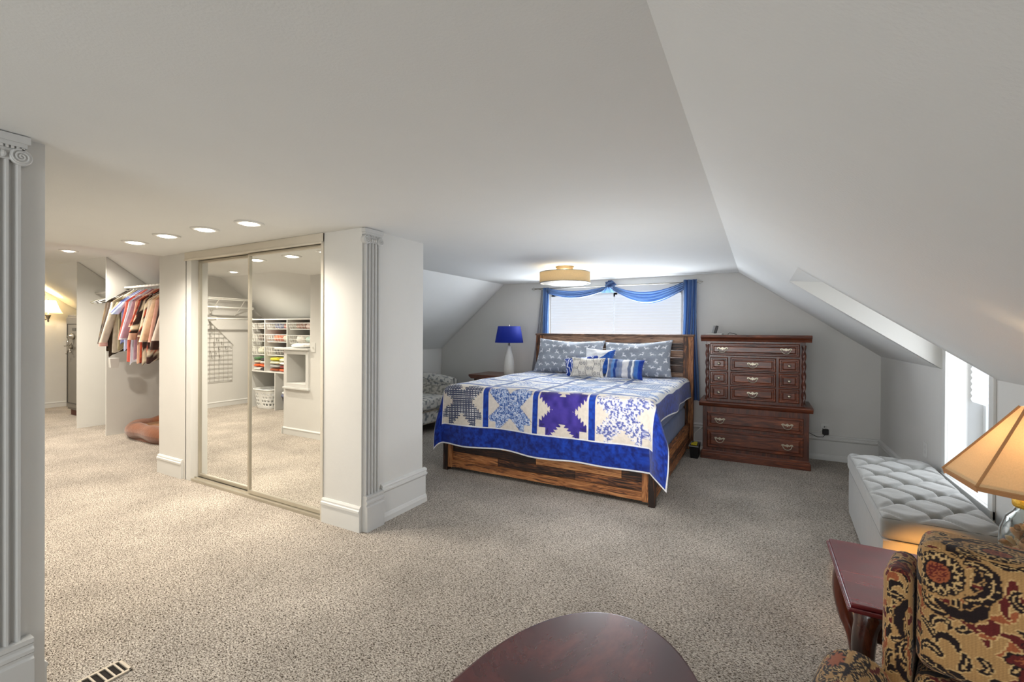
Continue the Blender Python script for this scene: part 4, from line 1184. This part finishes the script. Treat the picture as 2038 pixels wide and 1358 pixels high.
for sx in (-1, 1):
    for sy in (-1, 1): cabriole(cx+sx*.17, cy+sy*.34, .40, sx*.7, sy*.9, 1.).build('leg', 'mahogd', t, smooth=True)

# ================================================================ floral chaise
def fl_col(x, y):
    n = vnoise(x*26, y*26, 21); k = abs((vnoise(x*9, y*9, 22)-.5)); c = mixc(S(200, 198, 190)[:3], S(214, 212, 206)[:3], vnoise(x*50, y*50))
    if n > .66: c = S(128, 132, 134)[:3]
    if k < .018: c = S(104, 110, 108)[:3]
    return c
M['floral'] = vcol('faded_floral_linen', .9, .3, 150.)
t = thing('chaise_lounge', 'cream chaise lounge with faded grey floral print and rolled headrest, half hidden by the wall', 'chaise', (-4.0, 4.6, 0))
cff = lambda ax, a, b_: fl_col(a+ax*.3, b_)
soft(MB(), -4.38, -3.80, 3.7, 5.28, .30, .46, .05, .014, cff).build('seat_cushion', 'floral', t, smooth=True)
soft(MB(), -4.36, -3.805, 3.72, 5.28, .14, .298, .02, .016, cff).build('seat_base', 'floral', t, smooth=True)
m = MB()
def head(u, v):
    # roll profile in y,z swept over x
    pr = [(5.14, .30), (5.12, .44), (5.13, .55), (5.17, .62), (5.14, .68), (5.18, .735), (5.26, .745), (5.33, .70), (5.36, .6), (5.38, .42), (5.38, .16)]
    s_ = v*(len(pr)-1); i = min(len(pr)-2, int(s_)); f = s_-i
    y = pr[i][0]*(1-f)+pr[i+1][0]*f; z = pr[i][1]*(1-f)+pr[i+1][1]*f
    x = -4.40+.62*u
    return (x, y, z-(.05*u*u if z > .5 else 0))
m.grid(head, 50, 70, lambda u, v: mixc(fl_col(u*.62, v*1.2), S(190, 180, 160)[:3], .35 if v < .3 else 0))
for u in (0., 1.):
    o = len(m.v); c0 = head(u, .0); m.v.append((c0[0], 5.27, .4)); m.vc[o] = fl_col(.1, .3)
    for i in range(41): q = head(u, i/40); m.v.append(q); m.vc[o+1+i] = fl_col(q[1], q[2])
    for i in range(40): m._q((o, o+1+i, o+2+i))
m.build('headrest', 'floral', t, smooth=True)
m = MB(); m.tube([(-3.80, 3.74, .30), (-3.80, 5.27, .30)], .006, 8); m.tube([(-3.80, 3.74, .145), (-3.80, 5.27, .145)], .006, 8); m.build('piping', mat('tan_piping', S(150, 138, 118), .8), t, smooth=True)
for x in (-4.3, -3.87):
    for y in (3.8, 5.2): MB().lathe(x, y, [(.018, 0), (.02, .04), (.032, .14)], 12).build('leg', 'mahogd', t, smooth=True)
# ================================================================ dressing area
PW = 'white'
def panel_board(x, label):
    o = MB().prism([(2.6, 0), (3.99, 0), (3.99, 1.262), (2.6, 2.275)], 'x', x-.009, x+.009).build('partition_board', PW)
    return tag(o, label, 'partition', 'white partition boards')
panel_board(-8.17, 'white floor-to-ceiling partition board nearest the safe')
panel_board(-7.29, 'white partition board at the left end of the clothes rod')
def rod(name, x0, x1, y, z, label, r=.015):
    return tag(MB().tube([(x0, y, z), (x1, y, z)], r, 12).build(name, 'wirew', smooth=True), label, 'closet rod')
RY, RZ = 2.80, 1.90
rod('closet_rod', -7.28, -5.04, RY, RZ, 'white closet rod carrying the row of shirts and jackets')
rod('closet_rod', -8.16, -7.30, RY, 1.86, 'white closet rod between the partition boards with empty hangers')
tag(MB().box(-8.155, -7.305, 2.93, 3.02, 1.90, 1.915).build('closet_shelf', PW), 'narrow white shelf between the partition boards above the empty hangers', 'shelf')
# hangers
def hanger_mesh(name, m_, w=.21, thick=.0045):
    mb = MB()
    mb.tube([(0, .006, .0), (0, .018, .012), (0, .016, .030), (0, 0, .038), (0, -.016, .030), (0, -.016, .016)], .0022, 6)
    mb.tube([(0, .006, 0), (0, .002, -.03), (0, 0, -.045)], .0022, 6)
    mb.tube([(0, -w, -.13), (0, -w*.9, -.118), (0, -.03, -.055), (0, 0, -.045), (0, .03, -.055), (0, w*.9, -.118), (0, w, -.13), (0, w*.93, -.142), (0, -w*.93, -.142)], thick, 6, closed=True)
    return mb.build(name, m_)
rh = random.Random(4)
hc = [('black plastic', M['black']), ('white plastic', M['wirew']), ('dark wire', mat('dark_wire', S(60, 58, 60), .4, metal=.6)), ('clear grey plastic', mat('smoky_plastic', S(170, 172, 174), .3)), ('olive plastic', mat('olive_plastic', S(120, 118, 92), .5))]
for i, (cn, hm_) in enumerate(hc):
    o = hanger_mesh('clothes_hanger', hm_); o.location = (-7.40-.075*i, RY, 1.86-.0195+.0); o.rotation_euler = (0, 0, rh.uniform(-.18, .18))
    tag(o, 'empty %s hanger on the rod between the partition boards' % cn, 'hanger', 'empty hangers')
# garments: body and sleeves hang in the y-z plane from x, thickness along x
def garment(x, w, ln, col, col2, style, label, sleeve=.52, slv=True, tilt=0., cuff=None, pat=None, cat='shirt'):
    zc = RZ-.06
    t = thing('hanging_'+style, label, cat, (x, RY, RZ), rh.uniform(-.03, .03), group='clothes on the rod')
    T = wmat(t)
    seed = int(abs(x)*1000) % 97
    def colr(a, b_):
        n = vnoise(a*30+seed, b_*30, seed)
        c = mixc(S(*col)[:3], S(*col2)[:3], n if pat != 'stripe' else (1. if (a/.03) % 1 < .4 else 0.))
        if pat == 'camo': q = vnoise(a*22, b_*22, 3); c = S(*(col if q < .45 else (col2 if q < .62 else (34, 28, 20))))[:3]
        if pat == 'floral': q = vnoise(a*17+seed, b_*17, 5); c = S(238, 222, 196)[:3] if q > .68 else (S(206, 84, 48)[:3] if q > .62 else c)
        return c
    def body(u, v):
        # u around 0..1, v down
        a = 2*pi*u; top = min(1, v/.12)
        hw_ = (.045+(w-.045)*top**.7)*(1+.10*v)
        y = hw_*cos(a); th = (.014+.014*top)*(1+.3*sin(5*a+v*6+seed)); xx = th*sin(a)
        z = -.05-.10*top*abs(cos(a))**1.3-(ln-.05)*v+.012*sin(a*6+seed)*v
        return T @ Vector((xx, y, z))
    MB().grid(body, 28, 22, lambda u, v: colr(u*.8, v*ln), wrapu=True).build('body', 'garment', t, smooth=True)
    if slv:
        for sg in (-1, 1):
            def sl(u, v, sg=sg):
                a = 2*pi*u; cy_ = sg*(w-.03+ (.10+tilt)*v**1.1); cz = -.165-sleeve*v
                r = .062-.022*v
                return T @ Vector((.026*sin(a)*(1+.2*sin(3*a+v*7))+.006*v, cy_+r*cos(a), cz+.05*cos(a)*sg*-1*(1-v)))
            so_ = MB().grid(sl, 18, 16, lambda u, v: colr(u*.3+.5, v*sleeve), wrapu=True).build('sleeve', 'garment', t, smooth=True)
            if cuff and sg < 0:
                def cu(u, v):
                    a = 2*pi*u; return T @ Vector((.031*sin(a)+.012, -(w-.03+.10+tilt)+.043*cos(a), -.165-sleeve-.045*v))
                MB().grid(cu, 18, 8, lambda u, v: S(*cuff)[:3] if int(v*8) % 2 else S(226, 214, 200)[:3], wrapu=True).build('cuff', 'garment', so_, smooth=True)
    return t
M['garment'] = vcol('garment_cloth', .9, .4, 25., .3)
GL = [
 (.22, .72, (92, 76, 52), (60, 48, 34), 'jacket', 'brown camouflage jacket, leftmost on the clothes rod', 'camo', .56, None, 'jacket'),
 (.23, .78, (52, 42, 34), (70, 56, 44), 'jacket', 'dark brown jacket beside the camouflage jacket', None, .56, None, 'jacket'),
 (.23, .74, (176, 168, 152), (196, 188, 172), 'jacket', 'beige-grey bomber jacket with red striped cuffs', None, .54, (150, 40, 44), 'jacket'),
 (.21, .70, (150, 140, 110), (120, 112, 84), 'shirt', 'olive shirt behind the pale blue ones', None, .2, None, 'shirt'),
 (.21, .62, (112, 116, 160), (140, 146, 190), 'shirt', 'lavender blue short-sleeved shirt', None, .18, None, 'shirt'),
 (.21, .70, (158, 186, 226), (196, 214, 240), 'shirt', 'light blue short-sleeved shirt', None, .20, None, 'shirt'),
 (.21, .84, (206, 86, 78), (224, 120, 96), 'shirt', 'coral red long-sleeved shirt with an orange hem', None, .50, None, 'shirt'),
 (.21, .86, (214, 214, 224), (186, 188, 204), 'shirt', 'white and grey striped shirt', 'stripe', .50, None, 'shirt'),
 (.21, .80, (150, 116, 134), (176, 140, 156), 'blouse', 'mauve blouse on the clothes rod', None, .48, None, 'blouse'),
 (.21, .84, (214, 168, 142), (226, 190, 168), 'blouse', 'peach blouse with long sleeves', None, .50, None, 'blouse'),
 (.22, .84, (216, 92, 62), (44, 34, 34), 'blouse', 'orange and black patterned blouse', 'floral', .35, None, 'blouse'),
 (.23, .86, (40, 26, 24), (58, 36, 32), 'dress', 'black dress with large cream and red flowers', 'floral', .42, None, 'dress'),
 (.22, .84, (44, 32, 32), (84, 50, 46), 'dress', 'dark brown floral dress', 'floral', .46, None, 'dress'),
 (.22, .66, (222, 206, 188), (236, 224, 210), 'shirt', 'cream corduroy shirt with long sleeves', None, .52, None, 'shirt'),
 (.22, .66, (232, 196, 160), (238, 212, 184), 'shirt', 'pale apricot shirt next to the cream corduroy shirt', None, .50, None, 'shirt'),
 (.22, .66, (214, 156, 140), (226, 180, 162), 'shirt', 'salmon pink shirt between the apricot and pink-beige ones', None, .52, None, 'shirt'),
 (.22, .86, (50, 34, 32), (70, 46, 40), 'cardigan', 'dark brown cardigan among the pale shirts at the right', None, .60, None, 'cardigan'),
 (.22, .66, (226, 206, 192), (236, 220, 208), 'shirt', 'light pink-beige shirt nearest the mirror closet wall', None, .50, None, 'shirt'),
 (.21, .95, (206, 70, 50), (232, 190, 170), 'dress', 'red and white patterned dress beside the mirror closet wall', 'floral', .30, None, 'dress'),
]
gx = -7.17
for i, (w, ln, c1, c2, st_, lb, pt, sv, cf_, ct_) in enumerate(GL):
    garment(gx, w, ln, c1, c2, st_, lb, sv, True, .02*(i % 3), cf_, pt, ct_)
    o = hanger_mesh('clothes_hanger', M['wirew'], .18, .003); o.location = (gx, RY, RZ-.0195); tag(o, 'white hanger on the clothes rod holding one of the garments', 'hanger', 'hangers holding clothes')
    gx += .092 if i < 3 else .082
# cup hook bits: small white box seen below the jackets
tag(MB().prism([(-.04, 0), (.04, 0), (.05, .12), (-.05, .12)], 'x', -.03, .03).build('wall_bin', PW, bevel=.004), 'small white bin fixed on the front edge of the partition board below the jackets', 'bin').location = (-7.02, 2.58, .88)
# pet bed
sued = mat('brown_suede', S(118, 68, 38), .9, bump=.4, bscale=40, var=.25, vscale=10, sheen=.4)
fleece = mat('tan_fleece', S(150, 112, 82), .95, bump=.8, bscale=120, var=.2, vscale=18)
t = thing('pet_bed', 'brown suede dog bed with padded rim on the carpet under the hanging clothes', 'pet bed', (-6.55, 3.1, 0))
def rim(u, v):
    a = 2*pi*u; b_ = 2*pi*v
    R_ = 1.0; k = (abs(cos(a))**3.2+abs(sin(a))**3.2)**(-1/3.2)
    rr = .095+.010*sin(a*9)
    return (-6.55+(.62+0*rr)*k*cos(a)+rr*cos(b_)*cos(a), 3.12+(.40)*k*sin(a)+rr*cos(b_)*sin(a), .095+rr*.95*sin(b_)+.015*sin(a*3))
MB().grid(rim, 90, 20, wrapu=True).build('rim', sued, t, smooth=True)
def cush(u, v):
    a = 2*pi*u; r = v; k = (abs(cos(a))**3.2+abs(sin(a))**3.2)**(-1/3.2)
    return (-6.55+.58*k*r*cos(a), 3.12+.37*k*r*sin(a), .15-.05*r**4+.02*vnoise(r*4*cos(a)+9, r*4*sin(a)+9))
MB().grid(cush, 60, 14, wrapu=True).build('cushion', fleece, t, smooth=True)
def wall_(u, v):
    a = 2*pi*u; k = (abs(cos(a))**3.2+abs(sin(a))**3.2)**(-1/3.2); return (-6.55+.66*k*cos(a), 3.12+.44*k*sin(a), .002+.12*v)
MB().grid(wall_, 60, 3, wrapu=True).build('base', sued, t, smooth=True)
# gun-safe style cabinet
sm = mat('bronze_grey_enamel', S(120, 116, 108), .4, metal=.3, var=.08)
t = thing('safe', 'tall grey steel safe with a five-spoke wheel standing by the sconce wall', 'safe', (-9.3, 3.2, 0))
MB().box(-9.62, -8.96, 2.95, 3.52, .09, 1.575).build('cabinet', sm, t, bevel=.012)
d = MB().box(-9.585, -8.995, 2.925, 2.95, .13, 1.54).build('door', sm, t, bevel=.006)
m = MB()
for a in ((-9.54, -9.04, .2, .205), (-9.54, -9.04, 1.43, 1.435), (-9.54, -9.53, .2, 1.435), (-9.05, -9.04, .2, 1.435)): m.box(a[0], a[1], 2.918, 2.926, a[2], a[3])
m.build('door_bead', mat('dark_line', S(60, 58, 54), .5), d)
m = MB().lathe(-9.36, 1.08, [(.035, 2.925), (.035, 2.89), (.02, 2.87)], 20, ax='y')
for k in range(5): a = k*2*pi/5+.5; m.tube([(-9.36, 2.88, 1.08), (-9.36+.11*cos(a), 2.875, 1.08+.11*sin(a))], [.009, .007], 8); m.sph((-9.36+.115*cos(a), 2.875, 1.08+.115*sin(a)), .013, 10, 8)
m.build('wheel_handle', 'steel', d, smooth=True)
MB().lathe(-9.30, 1.24, [(.045, 2.925), (.045, 2.90), (.03, 2.885), (.028, 2.86)], 24, ax='y').build('dial', 'steel', d, smooth=True)
MB().box(-9.36, -9.22, 2.92, 2.926, 1.33, 1.37).build('badge', mat('badge_plate', S(90, 88, 84), .4, metal=.5), d)
MB().box(-9.58, -9.0, 2.98, 3.49, 0, .09).build('plinth', mat('red_brown_wood', S(92, 48, 34), .6), t)
# sconce
X = -10.7
t = thing('wall_sconce', 'pewter wall sconce with a lit cream bell shade on the far end wall', 'wall sconce', (X, 2.86, 1.56))
pew = mat('pewter', S(150, 140, 124), .35, metal=.9, var=.2, vscale=40)
MB().lathe(2.86, 1.56, [(.085, X+.0005), (.082, X+.012), (.06, X+.02), (.05, X+.03), (.02, X+.035)], 28, ax='x').build('backplate', pew, t, smooth=True)
MB().tube([(X+.03, 2.86, 1.56), (X+.10, 2.88, 1.52), (X+.18, 2.93, 1.50), (X+.22, 2.965, 1.53), (X+.22, 2.97, 1.58)], .008, 8).build('arm', pew, t, smooth=True)
sx_, sy_ = X+.22, 2.97
MB().lathe(sx_, sy_, [(.006, 1.47), (.014, 1.49), (.01, 1.51), (.022, 1.54), (.034, 1.575), (.038, 1.60), (.012, 1.605), (.012, 1.66)], 20).build('cup', pew, t, smooth=True)
def bell(u, v):
    a = 2*pi*u; k = (abs(cos(a))**4+abs(sin(a))**4)**(-1/4)
    r = .175-.085*(v**.7); return (sx_+.62*r*k*cos(a), sy_+r*k*sin(a), 1.63+.20*v-.012*(abs(sin(2*a)))*(1-v))
sh = MB().grid(bell, 48, 14, wrapu=True).build('shade', cloth_trans('cream_bell_shade', S(255, 236, 196), .5, emit=.75), t, smooth=True)
MB().lathe(sx_, sy_, [(.006, 1.83), (.008, 1.845), (.003, 1.86)], 10).build('finial', pew, t, smooth=True)
MB().sph((sx_, sy_, 1.70), .025, 12, 8).build('bulb', mat('sconce_bulb', S(255, 220, 160), .5, emit=S(255, 214, 160), es=8.), t, smooth=True)

# ---------------------------------------------------------------- shelf unit reflected in the mirror
YFU, YBU = -.34, -.86
t = thing('shelf_unit', 'white open shelf unit with three bays of wire baskets, reflected in the right mirror door', 'shelf unit', (-7.0, -.6, 0))
UX0, UX1 = -7.875, -5.9
MB().box(UX0, UX1, YBU, YFU, 1.528, 1.546).build('top_board', PW, t)
MB().box(UX0, UX1, YBU, YFU, .632, .650).build('bottom_board', PW, t)
for x in (UX0, -7.445, -6.85, -6.27, UX1-.018): MB().box(x, x+.018, YBU, YFU-.0, .65, 1.528).build('divider', PW, t)
for x in (UX0, -7.165, -6.27): MB().box(x, x+.018, YBU, YFU, 0, .632).build('leg_panel', PW, t)
MB().box(UX0, UX1, YBU-.012, YBU, .0, 1.546).build('back_board', PW, t)
# wire basket
def basket_mesh(x0, x1, z0, h, y0=YBU+.05, y1=YFU-.005):
    m = MB(); r = .0055; b = .03
    m.tube([(x0, y0, z0+h), (x1, y0, z0+h), (x1, y1, z0+h), (x0, y1, z0+h)], r, 6, closed=True)
    for k in (0.5,): m.tube([(x0+b*k, y0, z0+h*.5), (x1-b*k, y0, z0+h*.5), (x1-b*k, y1-.01, z0+h*.5), (x0+b*k, y1-.01, z0+h*.5)], r*.8, 6, closed=True)
    n = int((x1-x0-2*b)/.028)
    m.tube([(x0+b, y0, z0), (x1-b, y0, z0), (x1-b, y1-.02, z0), (x0+b, y1-.02, z0)], r, 6, closed=True)
    for i in range(n+1):
        u = i/n; xt = x0+.01+(x1-x0-.02)*u; xb_ = x0+b+(x1-x0-2*b)*u
        m.tube([(xt, y1, z0+h), (xb_, y1-.02, z0), (xb_, y0, z0)], r*.62, 5)
    for j in range(12):
        y = y0+(y1-.02-y0)*j/11
        m.tube([(x0, y, z0+h), (x0+b, y, z0)], r*.62, 5); m.tube([(x1, y, z0+h), (x1-b, y, z0)], r*.62, 5)
    return m
bays = [(-7.855, -7.447, 'left'), (-7.425, -6.852, 'middle'), (-6.83, -6.272, 'right')]
levels = [[(1.378, .095), (1.160, .12), (.925, .14)], [(1.372, .10), (1.152, .125), (.925, .14)], [(1.37, .10), (1.14, .13)]]
lv = ['top', 'second', 'third']
rc = random.Random(9)
M['folded'] = vcol('folded_cloth', .95, .5, 30., .3)
def folded(x, y, z, w, d, h, col, label, cat='folded clothes', group='folded clothes on the shelves'):
    m = MB()
    sd = rc.random()*50
    def P(u, v, ):
        a = 2*pi*u; b_ = pi*v
        kx = abs(cos(a))**.45*(1 if cos(a) > 0 else -1); ky = abs(sin(a))**.45*(1 if sin(a) > 0 else -1)
        s_ = max(0, sin(b_))**.5; zz = cos(b_); zz = (abs(zz)**.7)*(1 if zz > 0 else -1)
        w_ = 1+.10*(vnoise(u*8+sd, v*5, 3)-.5)
        return (x+w/2*kx*s_*w_, y+d/2*ky*s_*w_, z+h/2+h/2*zz*(1+.25*(vnoise(kx*2+sd, ky*2+5, 4)-.5)))
    m.grid(P, 26, 14, lambda u, v: tuple(c*(.75+.5*vnoise(u*12+sd, v*12, 6)) for c in S(*col)[:3]), wrapu=True)
    o = m.build('folded_garment', 'folded', smooth=True)
    return tag(o, label, cat, group)
cn = {'white': (226, 222, 214), 'red': (186, 52, 44), 'royal blue': (60, 92, 176), 'dark brown': (78, 58, 44), 'tan': (160, 132, 98), 'orange': (214, 92, 40), 'yellow': (214, 206, 60), 'cream': (224, 222, 196), 'black': (32, 32, 36), 'green': (78, 122, 78), 'grey': (150, 150, 148), 'burgundy': (120, 36, 34), 'pink': (226, 190, 184), 'mint': (176, 208, 200), 'beige': (200, 190, 170), 'rust': (150, 74, 38)}
cont = {(0, 0): ['white', 'beige'], (0, 1): ['dark brown', 'tan'], (0, 2): ['cream', 'white'], (1, 0): ['royal blue', 'red'], (1, 1): ['orange', 'beige'], (1, 2): ['black', 'burgundy'], (2, 0): ['rust', 'pink'], (2, 1): ['white', 'mint']}
for bi, (x0, x1, bn) in enumerate(bays):
    for li, (z0, h) in enumerate(levels[bi]):
        o = basket_mesh(x0+.006, x1-.006, z0, h).build('wire_basket', 'wirew')
        tag(o, 'white wire basket, %s one in the %s bay of the shelf unit' % (lv[li], bn), 'wire basket', 'wire baskets in the shelf unit')
        for k, c in enumerate(cont[(bi, li)]):
            w = (x1-x0)*.38
            folded(x0+(x1-x0)*(.28+.44*k), -.62, z0+.006, w, .36, h*.95, cn[c], '%s folded cloth in the %s basket of the %s bay' % (c, lv[li], bn))
for bi, seq in ((0, ['white', 'orange', 'beige', 'green']), (1, ['rust', 'grey', 'cream', 'yellow'])):
    x0, x1, bn = bays[bi]; z = .6505
    for k, c in enumerate(seq):
        h = .058; folded(x0+(x1-x0)*.28, -.55, z, (x1-x0)*.42, .36, h, cn[c], '%s folded garment in the left pile of the %s bay' % (c, bn)); z += h+.001
    z = .6505
    for k, c in enumerate([['black', 'orange', 'white', 'black'], ['orange', 'burgundy', 'white', 'cream']][bi]):
        h = .056; folded(x0+(x1-x0)*.73, -.55, z, (x1-x0)*.42, .36, h, cn[c], '%s garment in right pile of the %s bay, %s from bottom' % (c, bn, ['first', 'second', 'third', 'fourth'][k])); z += h+.001
# laundry basket with real openings
t = thing('laundry_basket', 'white plastic laundry basket with slotted sides under the shelf unit', 'laundry basket', (-7.40, -.52, 0))
def lb(u, v, e=0.):
    a = 2*pi*u; k = (abs(cos(a))**4+abs(sin(a))**4)**(-1/4)
    rx, ry = .20+.05*v+e, .16+.045*v+e
    return (-7.50+rx*k*cos(a), -.50+ry*k*sin(a), .002+.33*v)
m = MB(); nu, nv = 96, 22; o = 0
for j in range(nv+1):
    for i in range(nu): m.v.append(lb(i/nu, j/nv))
for j in range(nv):
    for i in range(nu):
        hole = 4 <= j <= 17 and (j % 4 in (0, 1)) and ((i+2*(j//4 % 2)) % 4 in (0, 1)) and not (i % 24 in (22, 23, 0, 1, 2))
        if not hole: m._q((j*nu+i, j*nu+(i+1) % nu, (j+1)*nu+(i+1) % nu, (j+1)*nu+i))
m._q(range(nu))
pl = mat('white_plastic', S(228, 230, 228), .4)
m.build('body', pl, t, smooth=True, solid=.004)
MB().tube([lb(i/48, 1.0, .008) for i in range(48)], .011, 8, closed=True).build('rim', pl, t, smooth=True)
folded(-7.50, -.50, .05, .36, .26, .26, (206, 206, 204), 'pale laundry heaped inside the white laundry basket', 'laundry', None)
t = thing('waste_bin', 'dark grey tapered bin with a blue-grey rim beside the laundry basket', 'waste bin', (-6.93, -.48, 0))
MB().lathe(-6.93, -.48, [(.095, 0), (.10, .01), (.135, .235)], 28).build('body', mat('dark_bin', S(54, 56, 62), .5), t, smooth=True)
MB().lathe(-6.93, -.48, [(.137, .235), (.148, .235), (.15, .27), (.137, .275)], 28).build('rim', mat('blue_rim', S(92, 98, 124), .5), t, smooth=True)
folded(-6.93, -.48, .276, .22, .22, .05, (220, 220, 220), 'white liner showing above the blue-grey rim of the bin', 'bin liner', None)
# wire shelf and rods on the grid wall
t = thing('wire_shelf', 'white ventilated wire shelf high on the end wall, reflected in the left mirror door', 'wire shelf', (-8.2, .2, 1.9))
m = MB(); ys0, ys1 = -.60, 1.05
for x in (-8.345, -8.20, -8.05): m.tube([(x, ys0, 1.90), (x, ys1, 1.90)], .004, 6)
m.tube([(-8.05, ys0, 1.872), (-8.05, ys1, 1.872)], .004, 6)
n = 64
for i in range(n+1): y = ys0+(ys1-ys0)*i/n; m.tube([(-8.345, y, 1.904), (-8.05, y, 1.904), (-8.05, y, 1.872)], .0022, 5)
m.build('wire_deck', 'wirew', t)
for y in (-.30, .14, .9):
    MB().tube([(-8.06, y, 1.87), (-8.346, y, 1.62)], .007, 6).build('support_brace', 'wirew', t)


for z, q in ((1.742, 'upper'), (1.545, 'lower')):
    tag(MB().tube([(-8.12, -.60, z), (-8.12, 1.05, z)], .014, 10).build('closet_rod', 'wirew', smooth=True), 'white closet rod on the end wall, the %s of the two under the wire shelf' % q, 'closet rod')
m = None
for y in (-.55, .15): tag(MB().prism([(-8.349, 1.50), (-8.349, 1.80), (-8.33, 1.80), (-8.10, 1.762), (-8.10, 1.722), (-8.31, 1.70), (-8.31, 1.60), (-8.10, 1.565), (-8.10, 1.525)], 'y', y-.006, y+.006).build('rod_bracket', 'wirew'), 'white double rod bracket, %s on the end wall' % ('near the shelf unit' if y < 0 else 'above the wire grid'), 'bracket')
# wire grid with sloping top
t = thing('wire_grid_panel', 'white wire grid with slanted top edge on the end wall, reflected in left mirror', 'wire grid', (-8.34, .2, .8))
gm = mat('grid_wire', S(150, 148, 140), .4)
m = MB(); gx_ = -8.335
topz = lambda y: min(1.56, 1.09+(y+.24)*1.07)
zs = [.45+.0765*i for i in range(16)]
for z in zs:
    ya = -.24 if z < 1.09 else -.24+(z-1.09)/1.07
    m.tube([(gx_, ya, z), (gx_, .75, z)], .0038 if z > .46 else .004, 5)
for i in range(14): y = -.24+.0765*i; m.tube([(gx_+.004, y, .45), (gx_+.004, y, topz(y))], .0022, 5)
m.tube([(gx_, -.26, 1.08), (gx_, .20, 1.56)], .004, 6)
m.build('grid', gm, t)
for y, z in ((-.22, .47), (-.22, 1.05), (.5, .47), (.5, 1.45)): MB().box(-8.3495, gx_+.006, y-.008, y+.008, z-.008, z+.008).build('wall_clip', 'wirew', t)
hk = mat('hook_wire', S(120, 116, 108), .4, metal=.6)
for (y, z) in ((-.12, 1.06), (.0, 1.06), (-.05, 1.14), (.08, 1.14), (.14, .985), (.06, .985), (-.02, .91), (.12, .91), (.03, 1.21), (.14, 1.29)):
    MB().tube([(gx_+.006, y, z), (gx_+.010, y, z+.006), (gx_+.012, y, z-.05), (gx_+.05, y, z-.055), (gx_+.055, y, z-.03)], .0034, 6).build('hook', hk, t)
# towel on the half wall ledge
folded(-5.22, .58, 1.126, .26, .18, .055, (232, 232, 230), 'white folded cloth lying on the ledge of the half wall above the niche', 'folded cloth', None)
# ================================================================ light
def area(loc, rot, sx, sy, e, col=(1, 1, 1), spread=180):
    l = bpy.data.lights.new('area_light', 'AREA'); l.shape = 'RECTANGLE'; l.size = sx; l.size_y = sy; l.energy = e; l.color = col; l.spread = radians(spread)
    o = bpy.data.objects.new('area_light', l); COL.objects.link(o); o.location = loc; o.rotation_euler = [radians(a) for a in rot]; return o
def point(loc, e, col, r=.05):
    l = bpy.data.lights.new('point_light', 'POINT'); l.energy = e; l.color = col; l.shadow_soft_size = r
    o = bpy.data.objects.new('point_light', l); COL.objects.link(o); o.location = loc; return o
def spot(loc, e, col, ang, blend=.6, rot=(0, 0, 0)):
    l = bpy.data.lights.new('spot_light', 'SPOT'); l.energy = e; l.color = col; l.spot_size = radians(ang); l.spot_blend = blend; l.shadow_soft_size = .05
    o = bpy.data.objects.new('spot_light', l); COL.objects.link(o); o.location = loc; o.rotation_euler = [radians(a) for a in rot]; return o
WARM = (1., .90, .77)
for x, y in cans: spot((x, y, H-.03), 52, WARM, 150, .8)
spot((-7.15, 2.20, HW-.03), 150, WARM, 160, .8); spot((-7.35, .31, HW-.03), 150, WARM, 160, .8)
spot((-9.2, 2.2, HW-.03), 110, WARM, 160, .8); spot((-6.0, 1.2, HW-.03), 140, WARM, 160, .8)
point((-10.48, 2.97, 1.74), 12, (1, .80, .55), .04)
point((-1.83, 4.53, H-.12), 3.5, (1, .90, .74), .05)
point((.74, 1.98, 1.0), 4, (1, .72, .42), .04)
l = spot((.74, 2.11, .885), 150, (1, .42, .08), 34, .25, (41.5, 0, 0))  # extra spot added beside the jar lamp for the orange on the bench end
point((-3.03, 5.48, 1.31), 1.2, (1, .7, .5), .03)
# daylight through the windows
area((-1.72, YW+.02, 1.45), (-90, 0, 0), 1.6, .8, 66, (.88, .94, 1.))
area((XK+.10, 3.67, 1.05), (0, 90, 0), 1.1, .6, 5.5, (.92, .96, 1.))
# unseen fill lamps added to brighten the room: rear wall, behind camera, mid-room
area((-.7, -3.0, 1.25), (90, 0, 0), 2.6, 1.5, 58, (.93, .97, 1.))
point((-1.0, -1.9, 1.2), 20, (1, .98, .95), .35)
point((-.9, 3.0, .95), 20, (.98, .99, 1.), .35)
w = bpy.data.worlds.new('world'); SC.world = w; w.use_nodes = True
w.node_tree.nodes['Background'].inputs[0].default_value = (.8, .88, 1, 1); w.node_tree.nodes['Background'].inputs[1].default_value = 1.0

# ================================================================ camera
YAW, FPX, RR, CYP, AA = radians(28.583), 904.186, radians(.299), 662.767, radians(-.231)
r = Vector((cos(YAW), sin(YAW), 0)); f = Vector((-sin(YAW)*cos(AA), cos(YAW)*cos(AA), sin(AA))); up = Vector((sin(YAW)*sin(AA), -cos(YAW)*sin(AA), cos(AA)))
X_ = r*cos(RR)+up*sin(RR); Y_ = -r*sin(RR)+up*cos(RR); Z_ = -f
cam = bpy.data.cameras.new('camera'); co = bpy.data.objects.new('camera', cam); COL.objects.link(co)
mm = Matrix((X_, Y_, Z_)).transposed().to_4x4(); mm.translation = (0, 0, 1.36); co.matrix_world = mm
cam.sensor_width = 36; cam.sensor_fit = 'HORIZONTAL'; cam.lens = FPX/2038*36; cam.shift_y = -(679-CYP)/2038; cam.clip_start = .02
SC.camera = co
SC.view_settings.view_transform = 'Standard'; SC.view_settings.look = 'None'; SC.view_settings.exposure = .2; SC.view_settings.gamma = 1.
